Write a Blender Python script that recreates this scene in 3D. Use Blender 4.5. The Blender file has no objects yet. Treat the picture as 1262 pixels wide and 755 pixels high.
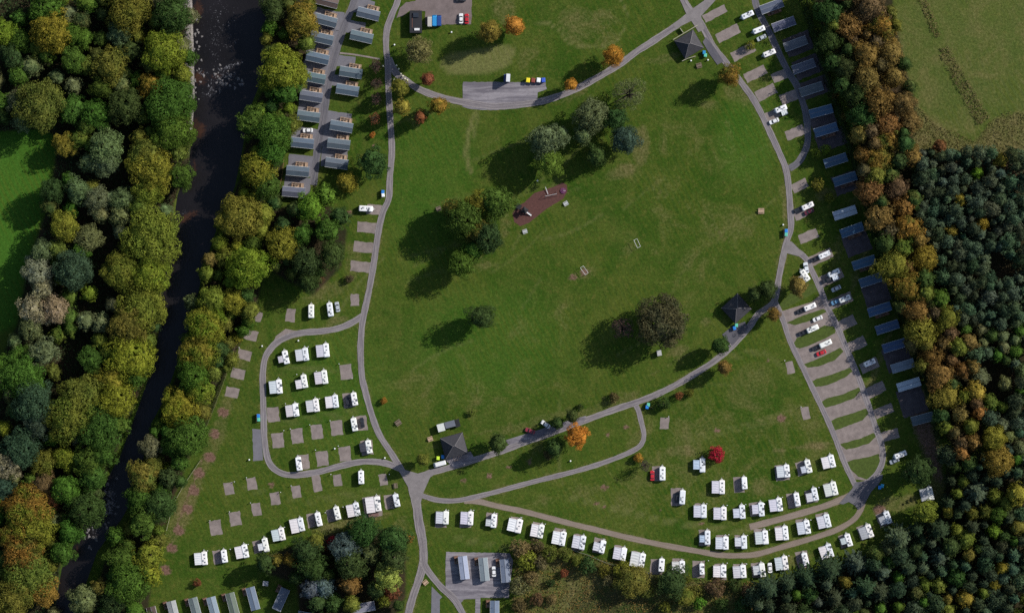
import bpy, math, random
import numpy as np
from mathutils import Vector, Matrix
R = math.radians
random.seed(11)
rng = np.random.default_rng(11)

# ---------------------------------------------------------------- camera, sky, sun, exposure
S = 0.36                 # metres on the ground per photo pixel
CH = 1500.0              # survey aircraft height
sc = bpy.context.scene
COL = sc.collection
cam_d = bpy.data.cameras.new('camera')
cam = bpy.data.objects.new('camera', cam_d); COL.objects.link(cam)
cam.location = (0, 0, CH)
cam_d.sensor_width = 36
cam_d.lens = 36 * CH / (1262 * S)
cam_d.clip_start = 10; cam_d.clip_end = 12000
sc.camera = cam
SUN_EL, SUN_AZ = 34.5, 28.0     # elevation; angle of the sun measured from +x towards +y
w = bpy.data.worlds.new('World'); sc.world = w; w.use_nodes = True
nt = w.node_tree
sky = nt.nodes.new('ShaderNodeTexSky'); sky.sky_type = 'NISHITA'; sky.sun_disc = False
sky.sun_elevation = R(SUN_EL); sky.sun_rotation = R(90 - SUN_AZ)
sky.air_density = 1.0; sky.dust_density = 1.0
nt.links.new(sky.outputs[0], nt.nodes['Background'].inputs[0])
nt.nodes['Background'].inputs[1].default_value = 0.11
sd = bpy.data.lights.new('sun', 'SUN'); sd.energy = 4.8; sd.angle = R(0.53); sd.color = (1.0, 0.955, 0.88)
so = bpy.data.objects.new('sun', sd); COL.objects.link(so)
v = Vector((math.cos(R(SUN_EL)) * math.cos(R(SUN_AZ)), math.cos(R(SUN_EL)) * math.sin(R(SUN_AZ)), math.sin(R(SUN_EL))))
so.rotation_euler = v.to_track_quat('Z', 'Y').to_euler()
so.location = (60, 60, 200)
sc.view_settings.view_transform = 'Standard'; sc.view_settings.look = 'None'
sc.view_settings.exposure = 0.12; sc.view_settings.gamma = 1.0
sc.render.engine = 'CYCLES'
sc.cycles.max_bounces = 5; sc.cycles.diffuse_bounces = 3; sc.cycles.transparent_max_bounces = 4
sc.cycles.use_denoising = False

# ---------------------------------------------------------------- helpers
def P(px, py, z=0.0):
    k = 1 - z / CH
    return ((px - 631) * S * k, (377.5 - py) * S * k)
def PL(pts): return [P(*p) for p in pts]
def Z(ox, oy, s, pts): return [(ox + a / s, oy + b / s) for a, b in pts]

def tag(o, label=None, cat=None, group=None, kind=None):
    if label: o['label'] = label
    if cat: o['category'] = cat
    if group: o['group'] = group
    if kind: o['kind'] = kind
    return o

class MB:
    def __init__(s): s.v = []; s.f = []; s.uv = None
    def add(s, vs, fs):
        n = len(s.v); s.v += [tuple(q) for q in vs]; s.f += [tuple(i + n for i in f) for f in fs]; return s
    def box(s, c, d, rz=0, ry=0, rx=0):
        M = Matrix.Rotation(rz, 3, 'Z') @ Matrix.Rotation(ry, 3, 'Y') @ Matrix.Rotation(rx, 3, 'X')
        vs = [M @ Vector((a * d[0] / 2, b * d[1] / 2, e * d[2] / 2)) + Vector(c) for a in (-1, 1) for b in (-1, 1) for e in (-1, 1)]
        return s.add(vs, [(0, 1, 3, 2), (4, 6, 7, 5), (0, 4, 5, 1), (2, 3, 7, 6), (0, 2, 6, 4), (1, 5, 7, 3)])
    def loft(s, outline, layers, cap=True):
        # layers: (z, sx, sy, ox, oy)
        n = len(outline); vs = []; fs = []
        for L in layers:
            z, sx, sy = L[:3]; ox, oy = (L[3:] + (0, 0))[:2]
            vs += [(x * sx + ox, y * sy + oy, z) for x, y in outline]
        for k in range(len(layers) - 1):
            for i in range(n):
                j = (i + 1) % n
                fs.append((k * n + i, k * n + j, (k + 1) * n + j, (k + 1) * n + i))
        if cap:
            fs.append(tuple(range((len(layers) - 1) * n, len(layers) * n))); fs.append(tuple(range(n - 1, -1, -1)))
        return s.add(vs, fs)
    def tube(s, a, b, ra, rb, n=6):
        a = Vector(a); b = Vector(b); d = (b - a).normalized()
        u = d.orthogonal().normalized(); w_ = d.cross(u)
        vs = []
        for c, r in ((a, ra), (b, rb)):
            for i in range(n):
                t = 2 * math.pi * i / n
                vs.append(c + u * (r * math.cos(t)) + w_ * (r * math.sin(t)))
        fs = [(i, (i + 1) % n, n + (i + 1) % n, n + i) for i in range(n)] + [tuple(range(n, 2 * n)), tuple(range(n - 1, -1, -1))]
        return s.add(vs, fs)
    def mesh(s, name, mat, smooth=False):
        me = bpy.data.meshes.new(name); me.from_pydata(s.v, [], s.f); me.materials.append(mat)
        if s.uv:
            l = me.uv_layers.new(name='UVMap')
            idx = np.empty(len(me.loops), dtype=np.int32); me.loops.foreach_get('vertex_index', idx)
            l.data.foreach_set('uv', np.array(s.uv, dtype=np.float32)[idx].ravel())
        if smooth: me.shade_smooth()
        me.update(); return me
    def build(s, name, mat, parent=None, smooth=False):
        return link(name, s.mesh(name, mat, smooth), parent)

def link(name, data, parent=None):
    o = bpy.data.objects.new(name, data); COL.objects.link(o)
    if parent: o.parent = parent
    return o
def empty(name, loc=(0, 0, 0), rz=0):
    o = bpy.data.objects.new(name, None); COL.objects.link(o); o.location = loc; o.rotation_euler = (0, 0, rz); o.empty_display_size = .5
    return o
def kids(o): return [c for c in KID.get(o.name, [])]
KID = {}
def copy_tree(o, parent=None, skip=()):
    c = o.copy(); COL.objects.link(c); c.parent = parent
    for ch in list(o.children):
        if ch.name.split('.')[0] in skip: continue
        copy_tree(ch, c)
    return c
def rrect(w_, l_, r, n=3):
    pts = []
    for cx, cy, a0 in ((w_/2-r, l_/2-r, 0), (-w_/2+r, l_/2-r, 90), (-w_/2+r, -l_/2+r, 180), (w_/2-r, -l_/2+r, 270)):
        for i in range(n + 1):
            a = R(a0 + 90 * i / n); pts.append((cx + r * math.cos(a), cy + r * math.sin(a)))
    return pts
def inpoly(x, y, poly):
    c = False; n = len(poly); j = n - 1
    for i in range(n):
        xi, yi = poly[i]; xj, yj = poly[j]
        if (yi > y) != (yj > y) and x < (xj - xi) * (y - yi) / (yj - yi) + xi: c = not c
        j = i
    return c
def inpoly_np(X, Y, poly):
    c = np.zeros(X.shape, bool); n = len(poly); j = n - 1
    for i in range(n):
        xi, yi = poly[i]; xj, yj = poly[j]
        if yi != yj:
            c ^= ((yi > Y) != (yj > Y)) & (X < (xj - xi) * (Y - yi) / (yj - yi) + xi)
        j = i
    return c
def dist_np(X, Y, pts, closed=False):
    d = np.full(X.shape, 1e9); n = len(pts)
    for i in range(n if closed else n - 1):
        x0, y0 = pts[i]; x1, y1 = pts[(i + 1) % n]
        dx, dy = x1 - x0, y1 - y0; L = dx * dx + dy * dy + 1e-9
        t = np.clip(((X - x0) * dx + (Y - y0) * dy) / L, 0, 1)
        d = np.minimum(d, np.hypot(X - x0 - t * dx, Y - y0 - t * dy))
    return d
def smooth_line(pts, step=2.0):
    out = []; n = len(pts)
    q = [pts[0]] + list(pts) + [pts[-1]]
    for i in range(1, n):
        p0, p1, p2, p3 = [np.array(a, float) for a in q[i-1:i+3]]
        m = max(2, int(np.hypot(*(p2 - p1)) / step))
        for k in range(m):
            t = k / m
            out.append(tuple(0.5 * ((2*p1) + (-p0+p2)*t + (2*p0-5*p1+4*p2-p3)*t*t + (-p0+3*p1-3*p2+p3)*t**3)))
    out.append(tuple(pts[-1])); return out

# ---------------------------------------------------------------- materials
MATS = {}
class NT:
    def __init__(s, name):
        s.m = bpy.data.materials.new(name); s.m.use_nodes = True; s.t = s.m.node_tree; s.b = s.t.nodes['Principled BSDF']
        s.b.inputs['Specular IOR Level'].default_value = 0.25
    def n(s, kind, **kw):
        x = s.t.nodes.new(kind)
        for k, val in kw.items():
            if k in x.inputs: x.inputs[k].default_value = val
            else: setattr(x, k, val)
        return x
    def l(s, a, b): s.t.links.new(a, b)
    def noise(s, scale, detail=3, rough=.6, vec=None, dist=0):
        x = s.n('ShaderNodeTexNoise'); x.inputs['Scale'].default_value = scale; x.inputs['Detail'].default_value = detail
        x.inputs['Roughness'].default_value = rough; x.inputs['Distortion'].default_value = dist
        if vec is not None: s.l(vec, x.inputs['Vector'])
        return x.outputs['Fac']
    def coord(s, kind='Object', scale=None):
        if kind == 'World': o = s.n('ShaderNodeNewGeometry').outputs['Position']
        else: o = s.n('ShaderNodeTexCoord').outputs[kind]
        if scale:
            mp = s.n('ShaderNodeMapping'); mp.inputs['Scale'].default_value = scale[:3]
            if len(scale) > 3: mp.inputs['Rotation'].default_value = (0, 0, scale[3])
            s.l(o, mp.inputs['Vector']); o = mp.outputs[0]
        return o
    def ramp(s, fac, lo, hi, a=0.0, b=1.0):
        x = s.n('ShaderNodeMapRange'); x.inputs['From Min'].default_value = lo; x.inputs['From Max'].default_value = hi
        x.inputs['To Min'].default_value = a; x.inputs['To Max'].default_value = b
        s.l(fac, x.inputs['Value']); return x.outputs[0]
    def mix(s, fac, a, b, mode='MIX'):
        x = s.n('ShaderNodeMix'); x.data_type = 'RGBA'; x.blend_type = mode
        for sock, val in ((x.inputs[0], fac), (x.inputs[6], a), (x.inputs[7], b)):
            if isinstance(val, (int, float)): sock.default_value = val
            elif isinstance(val, tuple): sock.default_value = val + (1,) if len(val) == 3 else val
            else: s.l(val, sock)
        return x.outputs[2]
    def math(s, op, a, b=0.0):
        x = s.n('ShaderNodeMath'); x.operation = op
        for i, val in enumerate((a, b)):
            if isinstance(val, (int, float)): x.inputs[i].default_value = val
            else: s.l(val, x.inputs[i])
        return x.outputs[0]
    def bump(s, h, strength, dist):
        x = s.n('ShaderNodeBump'); x.inputs['Strength'].default_value = strength; x.inputs['Distance'].default_value = dist
        s.l(h, x.inputs['Height']); s.l(x.outputs[0], s.b.inputs['Normal'])

def plain(name, col, rough=.6, var=.18, scale=.6, metal=0, spec=.3):
    if name in MATS: return MATS[name]
    t = NT(name); c = t.coord('World')
    n1 = t.noise(scale, 5, .65, c); n2 = t.noise(scale * 9, 3, .6, c)
    f = t.math('ADD', t.ramp(n1, .3, .7, 1 - var, 1 + var * .6), t.ramp(n2, .3, .7, -var * .4, var * .3))
    cc = t.n('ShaderNodeCombineColor')
    for i in range(3): t.l(f, cc.inputs[i])
    t.l(t.mix(1.0, tuple(col), cc.outputs[0], 'MULTIPLY'), t.b.inputs['Base Color'])
    t.b.inputs['Roughness'].default_value = rough; t.b.inputs['Metallic'].default_value = metal
    t.b.inputs['Specular IOR Level'].default_value = spec
    MATS[name] = t.m; return t.m

def tinted(name, rough=.5, var=.15, scale=.8, streak=None, spec=.3):
    # colour comes from the object's own paint colour
    t = NT(name); oi = t.n('ShaderNodeObjectInfo')
    c = t.coord('World'); n1 = t.noise(scale, 5, .65, c); n2 = t.noise(scale * 7, 3, .6, c)
    f = t.math('ADD', t.ramp(n1, .3, .7, 1 - var, 1 + var * .5), t.ramp(n2, .3, .7, -var * .5, var * .4))
    cc = t.n('ShaderNodeCombineColor')
    for i in range(3): t.l(f, cc.inputs[i])
    t.l(t.mix(1.0, oi.outputs['Color'], cc.outputs[0], 'MULTIPLY'), t.b.inputs['Base Color'])
    t.b.inputs['Roughness'].default_value = rough; t.b.inputs['Specular IOR Level'].default_value = spec
    MATS[name] = t.m; return t.m

def ground_mat():
    t = NT('grass_ground'); c = t.coord('World')
    at = t.n('ShaderNodeAttribute', attribute_name='zones'); sp = t.n('ShaderNodeSeparateColor'); t.l(at.outputs['Color'], sp.inputs[0])
    at2 = t.n('ShaderNodeAttribute', attribute_name='zones2'); sp2 = t.n('ShaderNodeSeparateColor'); t.l(at2.outputs['Color'], sp2.inputs[0])
    dry, dirt, lush = sp.outputs; wood, pale, shingle = sp2.outputs
    big = t.noise(.012, 5, .6, c, 1.5); med = t.noise(.07, 6, .7, c, .8); fine = t.noise(.9, 5, .75, c); tiny = t.noise(3.2, 3, .7, c)
    streak = t.noise(.25, 5, .7, t.coord('World', (1, .22, 1, R(12))))
    base = t.mix(t.ramp(big, .35, .65), (.025, .062, .007), (.052, .082, .012))
    base = t.mix(t.ramp(med, .40, .62, 0, .9), base, (.074, .094, .018))
    base = t.mix(t.ramp(t.noise(.2, 6, .75, c, .5), .45, .72, 0, .7), base, (.024, .056, .008))
    base = t.mix(t.ramp(t.noise(.35, 7, .8, c, .3), .52, .72, 0, .85), base, (.125, .115, .028))
    base = t.mix(t.math('MULTIPLY', lush, .85), base, (.042, .118, .014))
    base = t.mix(pale, base, (.135, .135, .048))
    wv = t.n('ShaderNodeTexWave'); wv.bands_direction = 'X'; wv.inputs['Scale'].default_value = .13; wv.inputs['Distortion'].default_value = 5; wv.inputs['Detail'].default_value = 3; wv.inputs['Detail Scale'].default_value = .35
    t.l(t.coord('World', (1, 1, 1, R(-28))), wv.inputs['Vector'])
    base = t.mix(t.math('MULTIPLY', t.ramp(wv.outputs['Fac'], .3, .8, 0, .34), t.ramp(t.noise(.03, 3, .6, c), .4, .6)), base, (.082, .098, .013))
    f_dry = t.ramp(t.math('ADD', dry, t.ramp(t.math('ADD', med, t.math('MULTIPLY', fine, .5)), .45, 1.05, -.45, .45)), .25, .95)
    base = t.mix(f_dry, base, t.mix(t.ramp(fine, .35, .65), (.11, .088, .035), (.16, .135, .062)))
    base = t.mix(t.ramp(streak, .35, .7, 0, .28), base, (.040, .082, .008))
    f_dirt = t.ramp(t.math('ADD', dirt, t.ramp(fine, .3, .7, -.25, .25)), .3, .75)
    base = t.mix(f_dirt, base, t.mix(t.ramp(fine, .35, .65), (.115, .065, .045), (.17, .105, .08)))
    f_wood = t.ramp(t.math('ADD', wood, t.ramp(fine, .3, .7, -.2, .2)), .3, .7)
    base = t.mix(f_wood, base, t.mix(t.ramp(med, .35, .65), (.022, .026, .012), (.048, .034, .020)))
    base = t.mix(t.ramp(t.math('ADD', shingle, t.ramp(t.noise(.5, 4, .7, c), .3, .7, -.45, .25)), .3, .6), base, t.mix(t.ramp(tiny, .35, .65), (.09, .08, .075), (.28, .26, .24)))
    v_ = t.math('MULTIPLY', t.ramp(fine, .25, .75, .58, 1.42), t.ramp(tiny, .25, .75, .62, 1.38))
    cc = t.n('ShaderNodeCombineColor')
    for i in range(3): t.l(v_, cc.inputs[i])
    t.l(t.mix(1.0, base, cc.outputs[0], 'MULTIPLY'), t.b.inputs['Base Color'])
    t.b.inputs['Roughness'].default_value = .95; t.b.inputs['Specular IOR Level'].default_value = .02
    t.bump(t.math('ADD', fine, t.math('MULTIPLY', tiny, .5)), .7, .35)
    return t.m

def road_mat(name, a, b, edge, dark=.7):
    t = NT(name); c = t.coord('World'); uv = t.n('ShaderNodeTexCoord').outputs['UV']
    sx = t.n('ShaderNodeSeparateXYZ'); t.l(uv, sx.inputs[0]); u = sx.outputs[0]
    d = t.math('ABSOLUTE', t.math('SUBTRACT', u, .5))
    n1 = t.noise(.12, 5, .7, c); n2 = t.noise(1.2, 4, .7, c); n3 = t.noise(5, 2, .6, c)
    st = t.noise(.5, 4, .7, t.coord('UV', (14, .12, 1)))
    base = t.mix(t.ramp(n1, .35, .65), a, b)
    base = t.mix(t.ramp(t.math('ADD', d, t.ramp(n2, .3, .7, -.1, .1)), .33, .5, 0, .8), base, edge)
    base = t.mix(t.ramp(st, .46, .62, 0, .75), base, edge)
    base = t.mix(t.ramp(t.noise(.5, 4, .7, t.coord('UV', (9, .09, 1))), .52, .66, 0, .7), base, tuple(x * dark for x in a))
    base = t.mix(t.ramp(t.math('MULTIPLY', n2, n1), .28, .4, 0, .5), base, tuple(x * dark for x in a))
    cc = t.n('ShaderNodeCombineColor'); v_ = t.ramp(n3, .25, .75, .85, 1.15)
    for i in range(3): t.l(v_, cc.inputs[i])
    t.l(t.mix(1.0, base, cc.outputs[0], 'MULTIPLY'), t.b.inputs['Base Color'])
    t.b.inputs['Roughness'].default_value = .9
    return t.m

def foliage_mat(name, trans=.25, autumn=(.22, .115, .022)):
    t = NT(name); oi = t.n('ShaderNodeObjectInfo'); g = t.n('ShaderNodeNewGeometry'); c = t.coord('World')
    rnd = g.outputs['Random Per Island']
    big = t.noise(.16, 3, .6, c); med = t.noise(.55, 3, .6, c)
    aut = t.math('MULTIPLY', t.ramp(t.math('ADD', big, t.math('MULTIPLY', rnd, .12)), .47, .60), oi.outputs['Alpha'])
    col = t.mix(aut, oi.outputs['Color'], autumn)
    f = t.math('MULTIPLY', t.ramp(rnd, 0, 1, .62, 1.38), t.ramp(med, .3, .7, .72, 1.28))
    f = t.math('MULTIPLY', f, t.ramp(big, .3, .7, .85, 1.15))
    cc = t.n('ShaderNodeCombineColor')
    t.l(t.math('MULTIPLY', f, t.ramp(oi.outputs['Random'], 0, 1, .88, 1.15)), cc.inputs[0]); t.l(f, cc.inputs[1]); t.l(t.math('MULTIPLY', f, t.ramp(rnd, 0, 1, .8, 1.1)), cc.inputs[2])
    col = t.mix(1.0, col, cc.outputs[0], 'MULTIPLY')
    t.l(col, t.b.inputs['Base Color']); t.b.inputs['Roughness'].default_value = .8; t.b.inputs['Specular IOR Level'].default_value = .12
    tr = t.n('ShaderNodeBsdfTranslucent'); t.l(col, tr.inputs[0])
    mx = t.n('ShaderNodeMixShader'); mx.inputs[0].default_value = trans
    t.l(t.b.outputs[0], mx.inputs[1]); t.l(tr.outputs[0], mx.inputs[2]); t.l(mx.outputs[0], t.t.nodes['Material Output'].inputs[0])
    return t.m

def water_mat():
    t = NT('river_water'); c = t.coord('World')
    at = t.n('ShaderNodeAttribute', attribute_name='flow'); sp = t.n('ShaderNodeSeparateColor'); t.l(at.outputs['Color'], sp.inputs[0])
    foam, shal, _ = sp.outputs
    n1 = t.noise(.55, 6, .75, t.coord('World', (1, .45, 1, R(-12))), 1.2); n2 = t.noise(1.6, 4, .7, c); n0 = t.noise(.05, 4, .6, c)
    base = t.mix(t.ramp(n0, .3, .7), (.008, .007, .007), (.015, .013, .014))
    base = t.mix(t.ramp(t.math('ADD', shal, t.ramp(t.noise(.28, 5, .75, c, 1), .3, .7, -.95, .25)), .15, .8), base, (.050, .024, .014))
    ff = t.math('MULTIPLY', t.ramp(t.math('ADD', t.math('MULTIPLY', n1, n2), t.math('MULTIPLY', foam, .16)), .40, .50), t.ramp(foam, .02, .4))
    base = t.mix(ff, base, (.20, .20, .22))
    t.l(base, t.b.inputs['Base Color']); t.l(t.ramp(ff, 0, 1, .12, .6), t.b.inputs['Roughness'])
    t.b.inputs['Specular IOR Level'].default_value = .3
    t.bump(n1, .5, .3); return t.m

def yard_mat():
    t = NT('yard_tarmac'); c = t.coord('World', (.10, .9, 1)); c2 = t.coord('World')
    n1 = t.noise(.5, 5, .7, c, .6); n2 = t.noise(.9, 5, .75, c2); n3 = t.noise(4, 3, .7, c2)
    b = t.mix(t.ramp(n1, .42, .62), (.115, .105, .125), (.27, .25, .27)); b = t.mix(t.ramp(n2, .5, .75, 0, .6), b, (.09, .08, .10))
    b = t.mix(t.ramp(n3, .3, .7, 0, .3), b, (.20, .18, .19)); t.l(b, t.b.inputs['Base Color']); t.b.inputs['Roughness'].default_value = .9
    MATS['yard_tarmac'] = t.m; return t.m
M_ground = ground_mat()
M_tarmac = road_mat('worn_tarmac', (.13, .115, .125), (.18, .16, .17), (.30, .27, .265))
M_tarmac_dark = road_mat('dark_tarmac', (.085, .082, .098), (.12, .115, .13), (.17, .16, .17))
M_track = road_mat('gravel_track', (.20, .155, .13), (.25, .20, .17), (.16, .13, .09), .8)
M_gravel = plain('pitch_gravel', (.225, .185, .172), .95, .3, .35)
M_gravel_grey = plain('grey_hardstanding', (.15, .145, .165), .95, .16, .4)
M_bark = plain('bark_chippings', (.095, .042, .036), .95, .3, 1.2)
M_verge = plain('island_grass', (.060, .088, .014), .95, .35, .8)
M_leaf = foliage_mat('broad_leaves'); M_needle = foliage_mat('conifer_needles', .12, (.10, .08, .02))
M_trunk = plain('tree_bark', (.10, .08, .06), .9, .3, 2)
M_white = plain('white_gelcoat', (.80, .80, .80), .35, .04, .5, spec=.5)
M_awn = tinted('awning_canvas', .7, .05)
M_paint = tinted('car_paint', .3, .03, spec=.5)
M_glass = plain('dark_window_glass', (.03, .035, .045), .12, .1, 1, spec=.6)
M_hatch = plain('roof_hatch_plastic', (.12, .13, .15), .3, .2, 3)
M_rubber = plain('tyre_rubber', (.02, .02, .02), .9, .1)
M_metal = plain('galvanised_metal', (.35, .35, .36), .45, .1, 2, metal=.6)
M_roof = tinted('caravan_roof_panels', .5, .12, .5)
M_slate = plain('slate_roof', (.048, .046, .053), .75, .25, .9)
M_ridge = plain('ridge_tiles', (.16, .15, .155), .8, .2, 1)
M_wall = plain('cream_wall', (.36, .33, .28), .85, .1, 1)
M_wood = plain('pale_decking', (.42, .29, .20), .8, .22, 1.3)
M_wood_d = plain('weathered_timber', (.16, .12, .09), .85, .3, 1.3)
M_black = plain('black_felt', (.022, .022, .025), .8, .3, .8)
M_plastic = tinted('bin_plastic', .5, .08)

# ---------------------------------------------------------------- river and ground
RW = [(236,-110),(236,0),(238,60),(239,120),(236,165),(232,200),(218,240),(210,290),(200,340),(196,400),(188,450),(170,500),(148,560),(125,600),(100,650),(75,700),(66,755),(50,870)]
RE = [(350,-110),(345,0),(335,60),(322,100),(306,140),(300,180),(290,230),(268,280),(252,330),(240,380),(228,420),(218,450),(204,490),(188,520),(178,560),(172,600),(150,640),(120,680),(106,720),(92,755),(70,870)]
RIV = PL(RW + RE[::-1])
WOODS = {
 'LW': [(-40,-30),(234,-30),(236,140),(234,200),(214,250),(205,330),(196,400),(185,450),(160,515),(140,565),(118,610),(75,685),(66,790),(-40,790),(-40,450),(2,440),(22,400),(34,330),(62,245),(72,170),(50,158),(-40,165)],
 'EB': [(325,-30),(378,-30),(385,60),(372,100),(366,130),(350,190),(345,240),(325,330),(316,380),(288,440),(262,490),(240,545),(212,620),(190,690),(178,790),(96,790),(130,690),(165,640),(180,600),(190,530),(218,460),(238,400),(255,330),(270,280),(296,220),(305,150),(330,100)],
 'MC': [(325,260),(400,245),(428,285),(420,330),(388,362),(352,345),(330,330)],
 'OB': [(995,-30),(1095,-30),(1110,60),(1128,130),(1124,200),(1130,290),(1155,335),(1195,420),(1205,500),(1215,545),(1185,570),(1160,525),(1120,410),(1088,300),(1066,215),(1046,130),(1015,40)],
 'CP': [(1130,185),(1290,190),(1290,575),(1222,560),(1212,500),(1196,420),(1160,340),(1134,280)],
 'CS': [(925,790),(930,722),(985,712),(1060,690),(1110,665),(1158,640),(1165,600),(1168,560),(1290,575),(1290,790)],
 'SW': [(318,690),(370,668),(440,648),(500,655),(500,700),(500,735),(470,790),(372,790),(366,720),(330,706)],
}
SCRUB = [(632,690),(650,672),(700,676),(760,692),(830,712),(930,716),(950,720),(930,790),(635,790)]
NX, NY = 370, 240
x0, y0 = P(-110, 865); x1, y1 = P(1372, -110)
gx = np.linspace(x0, x1, NX); gy = np.linspace(y0, y1, NY)
GX, GY = np.meshgrid(gx, gy)
D = dist_np(GX, GY, RIV, True); IN = inpoly_np(GX, GY, RIV); SDF = np.where(IN, -D, D)
def sst(a, lo, hi): t = np.clip((a - lo) / (hi - lo), 0, 1); return t * t * (3 - 2 * t)
GZ = -2.2 * sst(-SDF, -1.5, 3.0)
dry = np.zeros(GX.shape); dirt = dry.copy(); lush = dry.copy(); wood = dry.copy(); pale = dry.copy(); shing = dry.copy()
def blob(a, px, py, rx, ry, val, ang=0):
    cx, cy = P(px, py); ca, sa = math.cos(R(ang)), math.sin(R(ang))
    X = (GX - cx) * ca + (GY - cy) * sa; Y = -(GX - cx) * sa + (GY - cy) * ca
    d = np.hypot(X / (rx * S), Y / (ry * S)); a[:] = np.maximum(a, val * sst(-d, -1.25, -.55))
def stroke(a, pts, wpx, val):
    d = dist_np(GX, GY, PL(pts)); a[:] = np.maximum(a, val * sst(-d, -wpx * S, -wpx * S * .3))
def area(a, pts, val, soft=3):
    q = PL(pts); d = dist_np(GX, GY, q, True); sdf = np.where(inpoly_np(GX, GY, q), d, -d)
    a[:] = np.maximum(a, val * sst(sdf, -soft, soft))
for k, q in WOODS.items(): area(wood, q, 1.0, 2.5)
area(lush, [(-110,150),(55,158),(72,170),(60,245),(32,330),(20,400),(-110,470)], 1, 2)
area(dry, SCRUB, .62, 3); area(wood, [(700,745),(720,715),(800,735),(850,760),(930,740),(930,790),(700,790)], .55, 4)
area(lush, [(700,790),(712,720),(735,715),(790,735),(840,750),(840,790)], .9, 3)
area(pale, [(1090,0),(1372,-40),(1372,190),(1262,190),(1225,150),(1200,175),(1150,170),(1110,100)], .35, 5)
area(dry, [(1090,0),(1372,-40),(1372,190),(1262,190),(1225,150),(1200,175),(1150,170),(1110,100)], .34, 5)
area(dry, [(1098,20),(1112,50),(1120,110),(1140,140),(1175,165),(1200,175),(1225,145),(1262,135),(1300,140),(1300,200),(1130,190),(1110,120)], .8, 2)
area(pale, Z(470,0,6.04,[(450,440),(500,400),(700,370),(900,330),(970,350),(985,420),(930,500),(800,545),(560,555),(470,530)]), 1, 1)
stroke(pale, Z(470,0,6.04,[(445,440),(450,500),(500,550)]), 1.5, 1); stroke(pale, Z(470,0,6.04,[(940,500),(975,430),(985,370)]), 1.5, 1)
blob(dry, 725, 32, 48, 30, .42); blob(dry, 900, 560, 190, 90, .30, 10); blob(dry, 860, 250, 110, 120, .22); blob(dry, 590, 470, 120, 60, .2); blob(lush, 600, 420, 100, 70, .35); blob(lush, 530, 230, 60, 110, .35); blob(lush, 420, 490, 70, 90, .3); blob(lush, 920, 170, 40, 60, .5); blob(dirt, 738, 36, 13, 9, .25)
stroke(pale, Z(640,0,6.04,[(60,160),(220,170),(300,230),(360,310),(450,350),(600,355),(720,310),(790,210),(800,100),(760,0)]), 2, .8)
stroke(pale, [(585,138),(577,165),(574,190),(580,212)], 3.5, .9); stroke(pale, [(590,140),(583,170)], 3, .6)
for a in ((790,180,14,30,.6,0),(765,212,28,10,.6,20),(590,325,20,12,.45,0),(622,275,9,20,.5,0),(816,180,10,24,.4,0),(745,500,60,8,.5,20),(660,520,60,8,.5,18),
          (590,500,50,8,.35,18),(815,378,12,6,.6,0),(835,432,16,8,.6,20),(870,395,7,6,.5,0),(820,72,28,6,.5,15),(700,118,30,10,.5,20),(400,360,40,14,.45,20),(415,395,18,7,.7,15),
          (435,320,12,30,.4,0),(230,620,14,60,.6,-22),(265,540,12,60,.5,-22),(290,470,10,60,.4,-22),(430,645,60,8,.6,12),(495,645,14,12,.5,0),(370,655,30,8,.4,12),
          (1000,550,30,5,.8,5),(840,555,24,9,.6,0),(935,600,12,14,.5,0),(1040,480,10,40,.2,0),(975,690,40,9,.5,14),(890,585,18,6,.4,0),(1040,285,10,60,.35,-20),(1060,330,6,40,.5,-20),
          (1085,440,6,70,.5,-20),(1105,620,30,12,.6,10),(1155,600,14,18,.7,0),(1020,240,16,10,.6,10),(880,130,18,8,.4,0),(900,160,6,20,.4,20),(905,110,14,16,.3,0),
          (620,15,18,20,.5,0),(655,75,20,20,.35,0),(500,150,25,20,.25,0),(640,560,50,10,.25,14),(850,545,60,20,.3,0),(930,480,40,40,.3,0),(700,610,60,12,.3,14),(960,555,10,4,.7,0),
          (720,340,22,10,.35,30),(770,310,20,8,.35,30),(660,400,60,50,.2,0),(560,440,40,40,.2,0),(850,270,60,60,.2,0),(930,110,30,40,.3,0)):
    blob(dry, *a)
for x, y, r in ((572,592,5),(603,586,4.5),(626.5,575,4),(652,569,4),(748.6,536,4),(771,526,5),(883,530,5),(963,515,7),(720,335,7),(706,342,6),(745,625,4),(735,619,4),(895,447,3),(946,443,3),(944,402,3),
                (335,597,5),(430,263,6),(460,180,2),(504,664,5),(484,727,12),(1084,628,10),(865,645,4),(815,630,3),(745,600,6)):
    blob(dirt, x, y, r, r * .8, .8)
for x, y in ((275,508),(264,534),(259,563),(245.5,582.7),(239,604.4),(231.3,626.6),(220.5,653.5),(212,675),(204,702)):
    blob(dirt, x, y, 8.5, 6.5, .95, -25)
stroke(dirt, [(252,560),(236,600),(215,655)], 4, .5)
area(dirt, [(1115,480),(1140,480),(1160,560),(1165,600),(1150,590),(1125,530)], .75, 3)
for y_ in range(9): pass
stroke(dry, [(640,150),(600,180)], 3, .2); stroke(dry, [(800,230),(840,250),(880,280),(930,330)], 2, .45); stroke(dry, [(500,560),(640,520),(760,485),(860,430)], 3, .35)
stroke(dry, [(460,300),(470,400),(475,470)], 3, .25); stroke(dry, [(965,230),(968,290),(958,330)], 5, .5); stroke(dry, [(840,585),(900,612),(1000,590)], 3, .35)
stroke(dirt, [(1128,470),(1100,380),(1075,300)], 2, .2)
area(shing, [(224,-20),(240,-20),(241,30),(246,60),(243,85),(246,118),(232,124),(225,100),(230,60)], 1, 1.6); area(shing, [(233,125),(246,135),(250,152),(240,165),(235,160)], .8, .8)
SCR = PL([(632,690),(650,672)])
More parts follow.
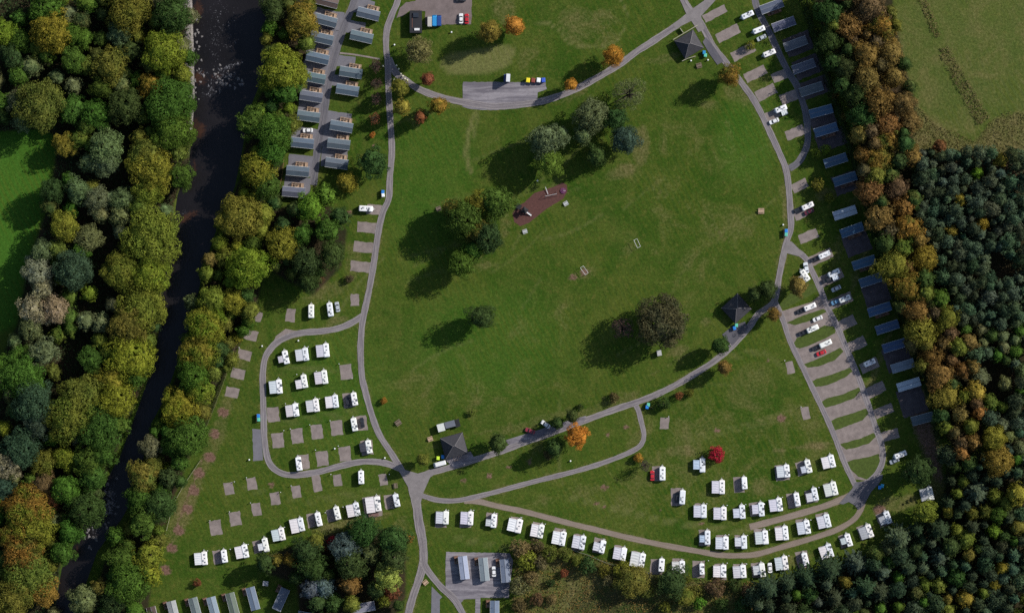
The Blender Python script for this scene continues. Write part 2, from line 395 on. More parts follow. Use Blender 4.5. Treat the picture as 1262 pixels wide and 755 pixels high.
# one sheet: detailed middle + four far quads that run to the horizon
vs = np.stack([GX.ravel(), GY.ravel(), GZ.ravel()], 1)
ii = np.arange((NY - 1) * (NX - 1)); r_, c_ = ii // (NX - 1), ii % (NX - 1); a = r_ * NX + c_
fs = np.stack([a, a + 1, a + NX + 1, a + NX], 1)
F = 4000.0; n0 = len(vs)
far = [(-F, -F, 0), (F, -F, 0), (F, F, 0), (-F, F, 0)]
vs = np.vstack([vs, far]); k = [0, NX - 1, NX * NY - 1, NX * (NY - 1)]
faces = [tuple(int(q) for q in f) for f in fs] + [(n0, n0+1, k[1], k[0]), (n0+1, n0+2, k[2], k[1]), (n0+2, n0+3, k[3], k[2]), (n0+3, n0, k[0], k[3])]
me = bpy.data.meshes.new('ground'); me.from_pydata(vs.tolist(), [], faces); me.materials.append(M_ground)
def attr(me, name, chans, extra=0):
    at = me.attributes.new(name, 'FLOAT_COLOR', 'POINT')
    n = len(me.vertices); arr = np.zeros((n, 4), np.float32); arr[:, 3] = 1
    for i, c in enumerate(chans): arr[:n - extra, i] = c.ravel()
    at.data.foreach_set('color', arr.ravel())
GROUND = me
tag(link('ground', me), kind='structure')
# water: its own sheet inside the banks
wx = np.arange(P(40, 0)[0], P(352, 0)[0], 1.1); wy = np.arange(P(0, 865)[1], P(0, -105)[1], 1.1)
WX, WY = np.meshgrid(wx, wy); ins = inpoly_np(WX, WY, RIV) | (dist_np(WX, WY, RIV, True) < 2.2)
foam = np.full(WX.shape, .08); shal = np.zeros(WX.shape)
def wb(a, px, py, rx, ry, val, ang=0):
    cx, cy = P(px, py); ca, sa = math.cos(R(ang)), math.sin(R(ang))
    X = (WX - cx) * ca + (WY - cy) * sa; Y = -(WX - cx) * sa + (WY - cy) * ca
    a[:] = np.maximum(a, val * sst(-np.hypot(X / (rx * S), Y / (ry * S)), -1.2, -.3))
wb(foam, 275, 98, 30, 20, .75, 25); wb(foam, 283, 82, 26, 4, 1, 20); wb(foam, 262, 112, 22, 12, .8, 20); wb(foam, 272, 40, 34, 60, .5); wb(foam, 250, 90, 10, 6, 1)
wb(foam, 132, 620, 16, 34, .95, -20); wb(foam, 118, 650, 12, 20, .8, -30); wb(foam, 225, 262, 10, 6, .6, 30); wb(foam, 245, 230, 12, 30, .25); wb(foam, 110, 690, 10, 14, .4)
wb(shal, 244, 158, 14, 18, 1, 30); wb(shal, 246, 96, 14, 12, .9); wb(shal, 245, 10, 10, 16, .8); wb(shal, 232, 267, 18, 7, 1, 30); wb(shal, 240, 205, 8, 10, .7); wb(shal, 95, 680, 14, 14, .5)
wb(shal, 262, 95, 18, 5, .7, 10)
idx = -np.ones(WX.shape, int); idx[ins] = np.arange(ins.sum())
wf = []
for i in range(WX.shape[0] - 1):
    for j in range(WX.shape[1] - 1):
        q = (idx[i, j], idx[i, j+1], idx[i+1, j+1], idx[i+1, j])
        if min(q) >= 0: wf.append(tuple(int(e) for e in q))
me = bpy.data.meshes.new('river_water')
me.from_pydata(np.stack([WX[ins], WY[ins], np.full(ins.sum(), -.75)], 1).tolist(), [], wf); me.materials.append(water_mat())
attr(me, 'flow', (foam[ins], shal[ins], shal[ins] * 0)); tag(link('river_water', me), kind='structure')

# ---------------------------------------------------------------- roads and hardstandings (sheets, each a little above the one below)
ZR = [0.05]
def ribbon(name, pts, wpx, mat, w2=None, closed=False):
    if name != 'footpath': stroke(dirt, pts, wpx * .5 + 2.6, .40); stroke(dry, pts, wpx * .5 + 5, .45)
    q = smooth_line(PL(pts), 1.5); n = len(q); m = MB(); m.uv = []; L = 0
    w0 = wpx * S; w1 = (w2 or wpx) * S; z = ZR[0]; ZR[0] += .006
    for i, p in enumerate(q):
        a = np.array(q[max(i-1, 0)]); b = np.array(q[min(i+1, n-1)]); d = b - a; d /= np.hypot(*d) + 1e-9
        nn = np.array((-d[1], d[0])); ww = w0 + (w1 - w0) * i / n
        ww *= 1 + .05 * math.sin(L * .35) + .04 * math.sin(L * 1.1 + 2)
        if i: L += math.dist(p, q[i-1])
        for s_, u in ((-.5, 0), (-.17, .33), (.17, .67), (.5, 1)):
            m.v.append((p[0] + nn[0]*ww*s_, p[1] + nn[1]*ww*s_, z)); m.uv.append((u, L))
    for i in range(n - 1):
        for k in range(3): a = i * 4 + k; m.f.append((a, a+4, a+5, a+1))
    return tag(m.build(name, mat), kind='structure')
def sheet(name, pts, mat, z=None, jag=0.0):
    q = PL(pts)
    if jag:
        out = []
        for i, p in enumerate(q):
            b = q[(i+1) % len(q)]; n = max(1, int(math.dist(p, b) / 1.2))
            for k in range(n):
                t = k / n; out.append((p[0] + (b[0]-p[0])*t + random.uniform(-jag, jag), p[1] + (b[1]-p[1])*t + random.uniform(-jag, jag)))
        q = out
    m = MB(); zz = z if z is not None else ZR[0]
    if z is None: ZR[0] += .006
    m.v = [(x, y, zz) for x, y in q]; m.f = [tuple(range(len(q)))]
    m.uv = [(.5, x * .3) for x, y in q]
    o = m.build(name, mat)
    if o.data.polygons and o.data.polygons[0].normal.z < 0: o.data.flip_normals()
    return tag(o, kind='structure')
PZ = [0.012]
def pad(px, py, w_, h_, ang=7, mat=None, name='gravel_pitch'):
    ca, sa = math.cos(R(ang)), math.sin(R(ang)); pts = []
    for a, b in ((-1,-1),(1,-1),(1,1),(-1,1)):
        x, y = a * w_ / 2, b * h_ / 2
        pts.append((px + x*ca - y*(-sa) * 1.0, py - x*sa + y*ca))
    PZ[0] += .0002
    return sheet(name, pts, mat or M_gravel, PZ[0], .20)
# hardstandings
for x, y in ((426.6,458),(336.5,510.5),(342.5,542.3),(366.2,537),(390.6,532),(415,527),(397.3,564.6),(425,558.8),(373.7,569),(430,493),(445,521),(452,551)): pad(x, y, 14.5, 18, 7)
pad(317.4, 547.7, 12, 39, 2, M_gravel_grey, 'parking_pad'); sheet('lay_by_surface', [(332,432),(340,414),(352,405),(368,408),(362,413),(345,421),(334,436)], M_gravel, .02)
for x, y, w_, h_ in ((282,601.5,12,15),(310.2,595.7,11.5,15),(339.2,614,12,15.5),(316,627.2,11.5,15.5),(290,638.7,14,17),(265.9,649.8,14.5,18),(365.2,605.6,11,15),(390.2,594,11,23),(416,591.5,10,14),(472.4,590.7,10,14),
                     (267.7,686.3,10,17),(317,673.5,10,15),(383.6,641,10,17),(408,634.6,10,15),(479.5,618,11,18)): pad(x, y, w_, h_, 10)
for x, y in ((314.6,389.3),(309.3,413),(301.3,437),(293.4,460.3),(286.2,483.3)): pad(x, y, 16.5, 12, -14)
pad(358, 388.5, 11, 16, -6); pad(437.4, 369.5, 10.5, 14.5, 0)
for x, y in ((452.6,280.3),(448.6,304.6),(444.6,328.5)): pad(x, y, 25, 13, -6)
pad(462, 258.3, 20, 12, -6); pad(819, 521, 11, 14, -2); pad(973.8,452.6,9.5,15,13); pad(993,508.8,9.5,15,14)
for x, y, w_, h_, a in ((881,17,30,10,27),(897,41.5,30,12,27),(916,64,30,12,27),(931,91,28,12,27),(944,114,26,13,27),(961.4,93.5,20,12,24),(972,120,21,13,22),(980,163.5,24,12,22),(950,143,22,12,27),
                        (985.5,229,20,12,27),(996.3,291,24,12,22),(986.4,264,16,11,24),(1009,318,36,12,25),(1022,343,36,13,25),(1034,371,34,12,22),(1044,398,22,13,25),(1056,424,23,13,25),(1071,450,23,13,25),(1079,480,24,13,25),(1089,506,24,12,22),(1096,536,24,12,15)):
    pad(x, y, w_, h_, a)
for x, y, w_, h_, a in ((809,698,15,19,-4),(836,697,14,18,0),(861,701,15,21,0),(888,704,14,20,2),(912,703,16,18,4),(934,702,15,18,6),(964,694,14,17,6),(989,689,15,21,12),(1018,679,14,16,18),(1042,666,15,16,16),(1066,655,17,17,18),(1090,639,17,17,22),
                        (834,612,14,22,0),(911,597,13,19,4),(868,662,14,20,0),(890,667,14,17,2),(913,667,14,16,2),(937,660,15,18,5),(963,656,15,17,6),(989,648,15,18,8),(1014,641,15,18,12),
                        (863,629,13,18,0),(932,627,16,17,5),(978,616,15,18,10),(1000,611,15,16,10),(1023,603,15,17,12),(964,582,17,19,6),(990,576,17,17,14),(810,583,13,18,0),(543,640,14,19,0),(574,640,14,19,0),(606,640,14,17,-4),
                        (635,646,14,19,-10),(662,653,14,19,-10),(689,661,15,21,-10),(713,668,14,20,-10),(738,672,14,19,-10),(763,681,14,18,-8),(786,689,15,19,-10),(459,624,22,26,8)):
    pad(x, y, w_, h_, a)
# lodge court hardstanding
for x, y, w_, h_, a in ((404,24,38,24,-12),(399,46,34,24,-12),(394,70,36,25,-10),(390,94,34,25,-9),(387,117,34,25,-8),(384,139,34,20,-8),(376,170,34,25,-6),(371,204,32,26,-5),(366,231,32,26,-5),(448,8,26,18,-12),(438,34,24,16,-12),(427,76,22,14,-8),(414,160,34,44,-8),(412,193,32,26,-5),(420,100,20,14,-8)):
    pad(x, y, w_, h_, a, M_gravel_grey, 'lodge_hardstanding')
for x, y, w_, h_, a in ((984,54,34,24,22),(995,82,34,24,22),(1004,108,34,22,20),(1014,148,32,20,20),(1024,172,36,22,20),(1044,225,34,24,18),(1056,300,32,26,20),(1080,362,32,26,20),(1106,440,32,30,20),(1124,494,32,34,18)):
    pad(x, y, w_, h_, a, plain('brown_hardstanding', (.085, .07, .075), .95, .3, .4), 'static_hardstanding')
sheet('car_park_surface', [(488,22),(493,10),(500,3),(512,1),(512,-20),(582,-20),(581,30),(524,31),(524,14),(505,13),(496,20)], plain('car_park_gravel', (.17, .135, .13), .95, .25, .3), .045, .2)
sheet('yard_surface', Z(570,80,9.7,[(5,205),(370,205),(990,210),(1010,290),(900,330),(890,430),(700,480),(400,545),(100,530),(0,500)]), M_tarmac_dark if 0 else yard_mat(), .047, .15)
sheet('south_yard_surface', [(549.7,679.6),(628,681),(632,690),(627,736),(592,736),(591,780),(585,780),(586,737),(572,738),(567,743),(549,724)], yard_mat(), .046, .15)
sheet('drive_surface', [(532,722),(545,735),(542,738),(542,780),(531,780)], M_gravel_grey, .044)
area_poly = [(958,385),(975,420),(993,458),(1010,495),(1027,532),(1044,572),(1052,590),(1070,592),(1086,565),(1084,545),(1074,512),(1060,472),(1047,440),(1033,407),(1021,388),(1013,362),(1000,372)]
sheet('bay_gravel', area_poly, M_gravel, .042)
ISL = [Z(940,300,7.55,[(155,600),(165,560),(225,500),(300,430),(400,370),(480,385),(505,440),(400,500),(230,590)]),
       Z(940,380,5.03,[(155,95),(240,55),(375,5),(390,15),(300,65),(200,98)]),
       Z(940,380,5.03,[(195,215),(215,185),(300,150),(380,110),(450,115),(445,150),(380,185),(290,225),(230,245),(200,235)]),
       Z(940,380,5.03,[(262,350),(300,335),(400,290),(480,250),(495,265),(440,310),(340,350),(280,362)]),
       Z(940,380,5.03,[(305,465),(340,445),(440,410),(540,370),(552,385),(500,420),(400,465),(330,482)]),
       Z(940,380,5.03,[(362,590),(400,568),(500,535),(590,495),(605,505),(560,545),(460,585),(390,608)]),
       Z(940,380,5.03,[(420,712),(460,690),(560,655),(640,625),(655,640),(610,680),(500,725),(440,748)]),
       Z(960,480,4.72,[(362,325),(400,312),(480,285),(550,255),(560,268),(520,300),(440,330),(390,343)]),
       Z(960,480,4.72,[(400,425),(440,410),(520,395),(580,375),(585,430),(560,480),(510,515),(460,500),(420,465)])]
def grow(q, m):
    c = (sum(p[0] for p in q)/len(q), sum(p[1] for p in q)/len(q)); th = math.atan2(-.42, .9); ca, sa = math.cos(th), math.sin(th); out = []
    for x, y in q:
        u = (x-c[0])*ca + (y-c[1])*sa; w_ = -(x-c[0])*sa + (y-c[1])*ca
        u *= 1.03; w_ *= m; out.append((c[0] + u*ca - w_*sa, c[1] + u*sa + w_*ca))
    return out
for i, q in enumerate(ISL):
    q = grow(q, 1.5 if 0 < i < 8 and i != 2 else 1.1)
    sheet('grass_island', q, M_verge, .049, .12)
sheet('play_area_surface', Z(620,210,9.44,[(110,500),(140,440),(250,370),(370,260),(600,190),(690,140),(740,170),(750,240),(700,330),(500,450),(300,610),(200,650),(130,600)]), M_bark, .03, .1)
# roads
ribbon('track', [(572,616.5),(590,617.6),(613,623.2),(646.2,630),(679.3,638.5),(712.5,647),(745.6,655),(773,661.7),(814.5,670.6),(856,678),(889,683.5),(914,684),(934.4,682),(968.8,672),(1003.3,662),(1034,651),(1054.9,637),(1063.5,620)], 7, M_track)
ribbon('track', [(924,649),(966,638),(1007.6,626),(1032.5,617),(1050,609)], 8, M_track)
ribbon('road', [(972.8,207.6),(984.4,199.3),(994.4,179.5),(995.2,158),(992.7,138),(987.7,121.5),(981,103.3),(973.8,92.7),(960,66),(949,41.4),(932.5,8.3),(926,-30)], 8, M_tarmac_dark)
ribbon('road', [(440,-30),(437,0),(425,30),(415,62),(407,95),(402,120),(398,150),(392,180),(389,205),(386,228)], 9, M_tarmac_dark)
ribbon('footpath', [(419,65.5),(440,68),(468,73)], 2, M_gravel)
ribbon('road', [(782,497),(786.6,505),(790.2,519),(793.7,535.7),(790.2,547.5),(776,557),(742.6,570.1),(707,580.8),(659.4,592.7),(623.8,602.2),(600,608.5),(565.6,616),(540.7,616),(519,610)], 6, M_tarmac)
ribbon('road', [(447,389),(432.5,398),(416,404.6),(396,408),(372.8,409.8),(353,415.3),(338,424.4),(327.3,439.3),(324,459),(324,476.6),(324.8,510),(326.2,543),(331.5,569),(344.7,581.7),(362.9,585),(392.7,580.9),(424.2,572.6),(449,568.4),(473.8,570),(493,577)], 7.5, M_tarmac)
ribbon('road', [(971,300),(980,308),(993,318.5),(1003.6,339.7),(1011.5,357),(1019.5,378),(1033.4,405.8),(1047.4,439.6),(1059.3,467.5),(1073,507.2),(1079,526),(1087,550),(1087.5,569),(1079,586),(1066,595.5),(1055,597)], 7, M_tarmac)
ribbon('road', [(955,372),(959.2,380),(966.5,398),(972.8,417.8),(989.7,453.6),(1009.6,495.3),(1025.5,530),(1040.5,569),(1054,598)], 6.5, M_tarmac)
ribbon('road', [(499,87),(501.4,99.6),(517.9,110.7),(549,121),(593.7,129.6),(618,131),(662.5,126),(700,114.2),(732.7,97.7),(762.5,81),(785.7,63),(800,54),(833,32),(850,20)] if 0 else [(479,72),(488,90),(501.4,100),(517.9,110.7),(549,121.5),(593.7,129.6),(618,131),(662.5,126),(700,114.2),(732.7,97.7),(762.5,80),(785.7,63),(800,54),(833,32),(852,18)], 8, M_tarmac)
ribbon('road', [(494,-30),(490.4,0),(483.8,16.6),(477,36.4),(475.8,58),(478,78),(478.5,102.6),(479.6,125),(481.3,153),(483,186),(480.5,219),(479,245),(472.5,260),(467,282),(461.9,316.6),(455.2,356),(447.3,393),(445.2,412.8),(444.4,432.7),(446,462.5),(449,477),(457.3,508),(467.2,534.5),(482,557.7),(497,582)], 7.5, M_tarmac)
ribbon('road', [(510,592),(528,583),(549.5,577),(579,568),(605.8,559.5),(629,551.5),(653.8,542),(680,533),(714,520.2),(747.4,508),(766.4,501.2),(782.8,496),(809,485.8),(835.3,472.7),(860,458),(880,445),(903.5,425),(923.3,402.7),(934.5,387),(952,374),(957,360),(959.9,342.4),(965.2,316),(970,296),(974.8,281),(974,259.7),(972.3,234.8),(969,210),(961,189.4),(949.7,164.6),(938,139.7),(928,121.5),(918.2,108),(892.7,74.5),(879.5,58),(869.5,39.7),(859.6,21.5),(844.7,4),(830,-30)], 7.5, M_tarmac)
ribbon('road', [(852,22),(872,2),(890,-30)], 8, M_tarmac)
ribbon('road', [(506,585),(513.4,621.4),(515.9,641),(520.9,667.7),(522,690),(518,708),(507,741),(495,790)], 12, M_tarmac, 8)
ribbon('road', [(521,680),(523,695),(529,705),(543.4,722.4),(562.4,741.4),(585,785)], 8, M_tarmac)
sheet('junction_surface', [(484,566),(497,578),(515,583),(533,578),(545,572),(541,580),(530,588),(522,606),(517,625),(510,625),(503,600),(494,584)], plain('junction_tarmac', (.20, .18, .18), .9, .2, .4))
sheet('junction_surface', [(838,0),(852,12),(875,-4),(886,-4),(864,20),(868,36),(861,40),(852,26),(832,36),(829,30),(846,18)], plain('junction_tarmac', (.2, .18, .18)))
sheet('junction_surface', [(960,330),(964,310),(970,296),(976,298),(990,312),(985,316),(970,312),(966,328)], plain('junction_tarmac', (.2, .18, .18)))
sheet('junction_surface', [(1034,620),(1042,611),(1050,602),(1054,594),(1062,593),(1072,591),(1082,585),(1088,584),(1087,590),(1081,598),(1074,605),(1069,614),(1065,622),(1058,628),(1053,622),(1046,618),(1039,621)], M_tarmac_dark)
sheet('lay_by_surface', [(627,548),(623,542),(700,518),(722,512),(720,520),(680,533)], yard_mat())
sheet('forecourt_surface', [(548,566),(580,556),(586,566),(560,576)], yard_mat())
sheet('forecourt_surface', [(870,46),(880,58),(892,76),(884,80),(874,66),(866,52)], M_tarmac_dark)
sheet('forecourt_surface', [(890,412),(902,402),(918,396),(922,404),(903,425),(896,420)], M_tarmac_dark)

for k in range(26):    # faint wheel tracks and trodden lines across the lawns
    x, y = random.uniform(470, 940), random.uniform(150, 500); a = random.choice((-.55, -.35, 1.9, 2.3)) + random.uniform(-.2, .2); L = random.uniform(40, 130); c_ = random.uniform(-.3, .3)
    pts = [(x + math.cos(a + c_ * t) * L * t, y + math.sin(a + c_ * t) * L * t) for t in (0, .33, .66, 1)]
    stroke(pale, pts, random.uniform(1.4, 2.6), random.uniform(.25, .5))
for a in (([(700,610),(820,640),(930,655)],.6),([(560,660),(700,690),(790,712)],.4),([(840,540),(930,520),(990,500)],.5),([(300,600),(380,615),(480,600)],.4),([(340,455),(430,450)],.4),([(345,520),(440,505)],.4),([(880,440),(940,430),(985,470)],.5)):
    stroke(pale, a[0], 2.2, a[1]); stroke(pale, [(p[0]+2, p[1]+5) for p in a[0]], 2.0, a[1]*.8)
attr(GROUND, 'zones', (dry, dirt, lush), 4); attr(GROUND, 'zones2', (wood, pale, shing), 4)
# ---------------------------------------------------------------- trees
def leafquads(C, N, size, jit):
    n = len(C)
    d = N + rng.normal(0, jit, (n, 3)); d /= np.linalg.norm(d, axis=1)[:, None]
    u = np.cross(d, rng.normal(0, 1, (n, 3))); u /= np.linalg.norm(u, axis=1)[:, None]
    w_ = np.cross(d, u); sz = size * rng.uniform(.6, 1.35, (n, 1)); asp = rng.uniform(.55, .9, (n, 1))
    V = np.stack([C - u*sz*asp*.5, C - w_*sz*.5, C + u*sz*asp*.5, C + w_*sz*.5], 1).reshape(-1, 3)
    return V
def quadmesh(name, V, mat):
    n = len(V) // 4
    me = bpy.data.meshes.new(name); me.vertices.add(len(V)); me.vertices.foreach_set('co', V.astype(np.float32).ravel())
    me.loops.add(n * 4); me.loops.foreach_set('vertex_index', np.arange(n * 4, dtype=np.int32))
    me.polygons.add(n); me.polygons.foreach_set('loop_start', np.arange(n, dtype=np.int32) * 4)
    me.materials.append(mat); me.update(calc_edges=True); me.validate(); return me
def sphere_pts(n):
    d = rng.normal(0, 1, (n, 3)); return d / np.linalg.norm(d, axis=1)[:, None]

def broad_crown(r, h, dens=1.0, leaf=.55, tall=.42, fill=1.0, clump=.22, core=True):
    # lumps of leaves over an uneven tall dome, round a dense leafy middle
    hz = h * tall; zc = h - hz; Vs = []; cents = []
    lob = [(rng.uniform(0, 6.28), rng.uniform(.08, .2), rng.integers(2, 6)) for _ in range(3)]
    def rad(ph): return 1 + sum(a * math.cos(k * ph + p) for p, a, k in lob) * .55
    nl = int((34 + r * 5) * fill); got = []
    for _ in range(nl * 30):
        if len(got) >= nl: break
        d = sphere_pts(1)[0]
        if d[2] < -.55 and rng.random() < .7: continue
        if any(d @ g > 1 - .5 * (clump * .78) ** 2 * 1.6 for g in got): continue
        got.append(d)
    for i, d0 in enumerate(got):
        ph = math.atan2(d0[1], d0[0]); rr = rng.uniform(.60, .96)
        c = np.array([r * rr * rad(ph) * d0[0], r * rr * rad(ph) * d0[1], zc + hz * rr * d0[2]])
        cr = r * clump * rng.uniform(.75, 1.3); cents.append((c, cr))
        n = int(dens * 13 * cr * cr / (leaf * leaf))
        d = sphere_pts(n); d = d[d @ d0 > -.3]
        sub = 1 + .26 * np.sin(d[:, 0]*4 + i) * np.sin(d[:, 1]*4 + 2*i) + rng.normal(0, .04, len(d))
        Vs.append(leafquads(c + d * cr * sub[:, None], d, leaf, .28))
    if core:
        n = int(7 * r * hz / .5); d = sphere_pts(n)
        Vs.append(leafquads(np.array([0, 0, zc]) + d * np.array([r * .72, r * .72, hz * .72]), d, 1.5 if r > 3 else .8, .2))
    return np.concatenate(Vs), cents, zc
def trunk_mesh(h, r, cents, zc, n=7):
    m = MB(); tr = .10 + h * .018
    m.tube((0, 0, -.3), (0, 0, h * .45), tr, tr * .6, 8); m.tube((0, 0, h * .45), (.2, .1, h * .8), tr * .6, tr * .2, 6)
    for c, cr in cents[:n]:
        mid = (c[0]*.45, c[1]*.45, h*.42 + (c[2]-h*.42)*.5)
        m.tube((0, 0, h * .38), mid, tr*.42, tr*.25, 5); m.tube(mid, tuple(c), tr*.25, tr*.07, 5)
    return m.mesh('trunk', M_trunk)
def conifer(h, r, whorls=12, per=9, leaf=.4, droop=.25, dens=1.0, dark=1):
    Vs = []; m = MB(); m.tube((0, 0, -.3), (0, 0, h*.97), .09 + h*.013, .03, 7)
    for k in range(whorls):
        t = (k + .5) / whorls; z = h * (.18 + .80 * t); L = r * (1 - t) ** .8 + .25
        a0 = rng.uniform(0, 6.28)
        for j in range(per):
            a = a0 + 2*math.pi*j/per + rng.uniform(-.25, .25); l = L * rng.uniform(.75, 1.15)
            n = int(dens * (5 + l * 9)); s_ = rng.uniform(0, 1, n) ** .8
            wd = (.12 + .32 * l * (1 - s_) * .6) * rng.normal(0, .6, n)
            X = s_ * l; C = np.stack([X*math.cos(a) - wd*math.sin(a), X*math.sin(a) + wd*math.cos(a), z - droop * l * s_**1.5 + rng.normal(0, .06, n)], 1)
            N = np.tile(np.array([math.cos(a)*.4, math.sin(a)*.4, 1.0]), (n, 1)); Vs.append(leafquads(C, N, leaf, .45))
            if k % 2 == 0: m.tube((0, 0, z), (l*.8*math.cos(a), l*.8*math.sin(a), z - droop*l*.6), .04, .01, 4)
    return np.concatenate(Vs), m.mesh('trunk', M_trunk)

PROTO = {}
def reg(key, V, trunk, r, h, mat): PROTO.setdefault(key, []).append((quadmesh('crown', V, mat), trunk, r, h))
for r, h, lf, nv in ((9.0, 21, .50, 3), (6.2, 18, .42, 4), (3.8, 14.5, .36, 4)):
    for i in range(nv):
        V, c, zc = broad_crown(r, h, 1.0, lf, rng.uniform(.38, .44), clump=rng.uniform(.17, .25)); reg('b', V, trunk_mesh(h, r, c, zc), r, h, M_leaf)
for r, h, lf, nv in ((2.0, 3.4, .26, 3), (1.1, 1.9, .2, 2)):
    for i in range(nv):
        V, c, zc = broad_crown(r, h, 1.0, lf, .46, clump=.27); reg('u', V, trunk_mesh(h, r, c, zc, 4), r, h, M_leaf)
for i in range(3):
    r, h = (7.5, 17) if i < 2 else (4.5, 13)
    V, c, zc = broad_crown(r, h, .62, .40, .42, fill=2.0, clump=.13, core=False); reg('s', V, trunk_mesh(h, r, c, zc, 70), r, h, M_leaf)
for i in range(5):     # soft blunt conifers of the plantation
    h = rng.uniform(13, 16); r = 2.7; V, c, zc = broad_crown(r, h, 1.1, .42, .36, fill=1.2, clump=.26)
    q_ = np.clip((V[:, 2] - h * .3) / (h * .7), 0, 1); f_ = 1.12 - .62 * q_ ** 1.6; V[:, 0] *= f_; V[:, 1] *= f_; V[:, 2] = V[:, 2] * 1.08
    reg('c', V, trunk_mesh(h, r, c, zc, 3), r, h, M_needle)
for i in range(3):
    h = rng.uniform(13, 16); V, t = conifer(h, 2.7, 9, 8, .55, rng.uniform(.15, .35)); reg('c', V, t, 2.7, h, M_needle)
for i in range(3):
    h = rng.uniform(19, 22); V, t = conifer(h, 5.6, 10, 10, .6, rng.uniform(.2, .4), 1.15); reg('C', V, t, 5.6, h, M_needle)

PAL = dict(g=(.060,.118,.016), yg=(.155,.195,.020), ol=(.118,.138,.022), go=(.175,.170,.022), dg=(.042,.076,.019), bg=(.042,.078,.046), t=(.115,.145,.062), be=(.22,.22,.12),
           orr=(.37,.17,.03), ru=(.185,.120,.034), gd=(.215,.175,.028), rd=(.40,.018,.04), rb=(.19,.075,.035), pu=(.085,.05,.05), br=(.12,.085,.04), cn=(.060,.092,.052), cd=(.034,.054,.026), lm=(.26,.28,.06), bl=(.085,.115,.11), st=(.16,.145,.06), dk=(.056,.066,.030), gr=(.10,.18,.02))
WORD = dict(g='mid green', yg='yellow-green', ol='olive', go='golden olive', dg='dark green', bg='blue-green', t='silvery green', be='pale beige', orr='bright orange', ru='rust orange', gd='golden yellow',
            rd='crimson', rb='reddish brown', pu='purple-brown', br='brown', cn='grey-green', cd='very dark green', lm='pale lime', bl='blue-grey', st='straw coloured', dk='dark brown', gr='vivid green')
TREES = []   # x, y, r(px), colour, kind, autumn, place key, own label
def T(place, kind, rows):
    for q in rows:
        x, y, r, c = q[:4]; al = q[4] if len(q) > 4 and not isinstance(q[4], str) else (0.14 if c in ('ol', 'go', 'yg') and kind == 'b' else 0)
        lab = q[-1] if isinstance(q[-1], str) and len(q) > 4 else None
        TREES.append([x, y, r, c, kind, al, place, lab])
T('LW', 'b', [(62,38,22,'go'),(49,130,27,'ol'),(201,63,23,'yg'),(224,92,12,'yg'),(185,106,15,'go',.5),(207,127,25,'g'),(156,130,20,'dg'),(135,80,20,'ol'),(90,74,15,'g'),(88,135,17,'g'),(117,140,16,'g'),(130,182,19,'t'),(80,178,14,'go'),
 (212,162,23,'g'),(180,190,20,'ol'),(159,13,22,'ol'),(58,8,20,'g'),(24,50,14,'g'),(3,40,14,'yg'),(212,18,21,'dg'),(148,40,15,'t'),(186,206,25,'yg'),(222,218,15,'g'),(181,236,17,'yg'),(172,256,14,'ol'),(186,293,29,'yg'),(149,334,21,'ol'),(185,337,21,'yg'),
 (157,305,10,'yg'),(175,378,26,'yg'),(79,279,17,'yg'),(108,294,15,'t'),(52,311,14,'t'),(90,333,21,'bg'),(47,335,17,'be'),(52,356,15,'be'),(41,384,19,'be'),(67,381,17,'be'),(109,361,10,'yg'),(128,199,17,'t'),(96,235,15,'t'),(119,246,15,'t'),(149,267,13,'t'),(105,396,11,'t'),
 (156,402,22,'ol'),(160,440,28,'yg',.15),(138,469,17,'go'),(112,441,14,'g'),(53,433,17,'t'),(103,488,23,'ol'),(140,493,23,'yg',0),(85,514,25,'ol',.2),(122,528,23,'g'),(24,462,25,'g'),(40,496,21,'bg'),(45,522,18,'bg'),(4,528,9,'yg'),(26,552,21,'bg'),(53,570,15,'ol'),(80,565,14,'yg'),(108,567,19,'g'),
 (34,627,24,'yg',.9),(18,622,14,'orr'),(41,650,24,'yg'),(15,663,16,'go',.9),(28,681,22,'ol',.9),(34,709,26,'ol'),(54,730,16,'gd'),(15,738,22,'ol'),(85,656,15,'g'),(75,681,14,'g'),(106,628,20,'dg'),(80,604,17,'g'),(52,597,14,'br'),(114,588,16,'g'),(124,560,15,'g'),(65,616,11,'rb'),(8,573,17,'be'),(2,600,14,'bg')])
T('EB', 'b', [(371,25,20,'go',.4),(346,86,25,'yg'),(368,92,13,'yg'),(333,33,10,'g'),(336,10,15,'dg'),(351,112,17,'g'),(311,151,19,'g'),(338,163,21,'g'),(333,188,18,'g'),(317,209,19,'yg'),(328,228,16,'g'),(307,206,10,'ol'),(294,267,25,'go'),(258,320,10,'ru'),(306,328,24,'yg'),
 (277,318,13,'ol'),(262,369,17,'yg'),(348,300,19,'yg',0),(382,255,17,'gr'),(402,240,12,'gr'),(254,401,21,'yg',.4),(246,433,21,'yg',.45),(238,463,18,'g'),(246,482,16,'yg',.3),(220,504,22,'yg',.35),(230,539,23,'g'),(185,550,14,'t'),(176,586,19,'ol',.5),(170,614,16,'g'),(196,622,20,'dg'),
 (176,645,17,'g'),(142,661,11,'g'),(183,686,19,'yg'),(150,689,17,'g'),(157,717,25,'g'),(103,738,17,'t'),(139,741,15,'dg'),(165,751,12,'g'),(207,590,13,'dg'),(185,708,13,'yg'),(288,372,15,'yg'),(276,398,11,'ol'),(325,262,13,'yg'),(312,300,12,'g'),(236,372,9,'t'),(212,548,14,'g')])
T('MC', 'b', [(428,225,13,'go'),(460,200,19,'dg'),(377,322,18,'dg'),(380,348,14,'dg'),(409,314,17,'dg'),(403,283,17,'g'),(419,266,13,'dg'),(372,290,14,'g')])
NT_ = lambda rows: T('PK', 'b', rows)
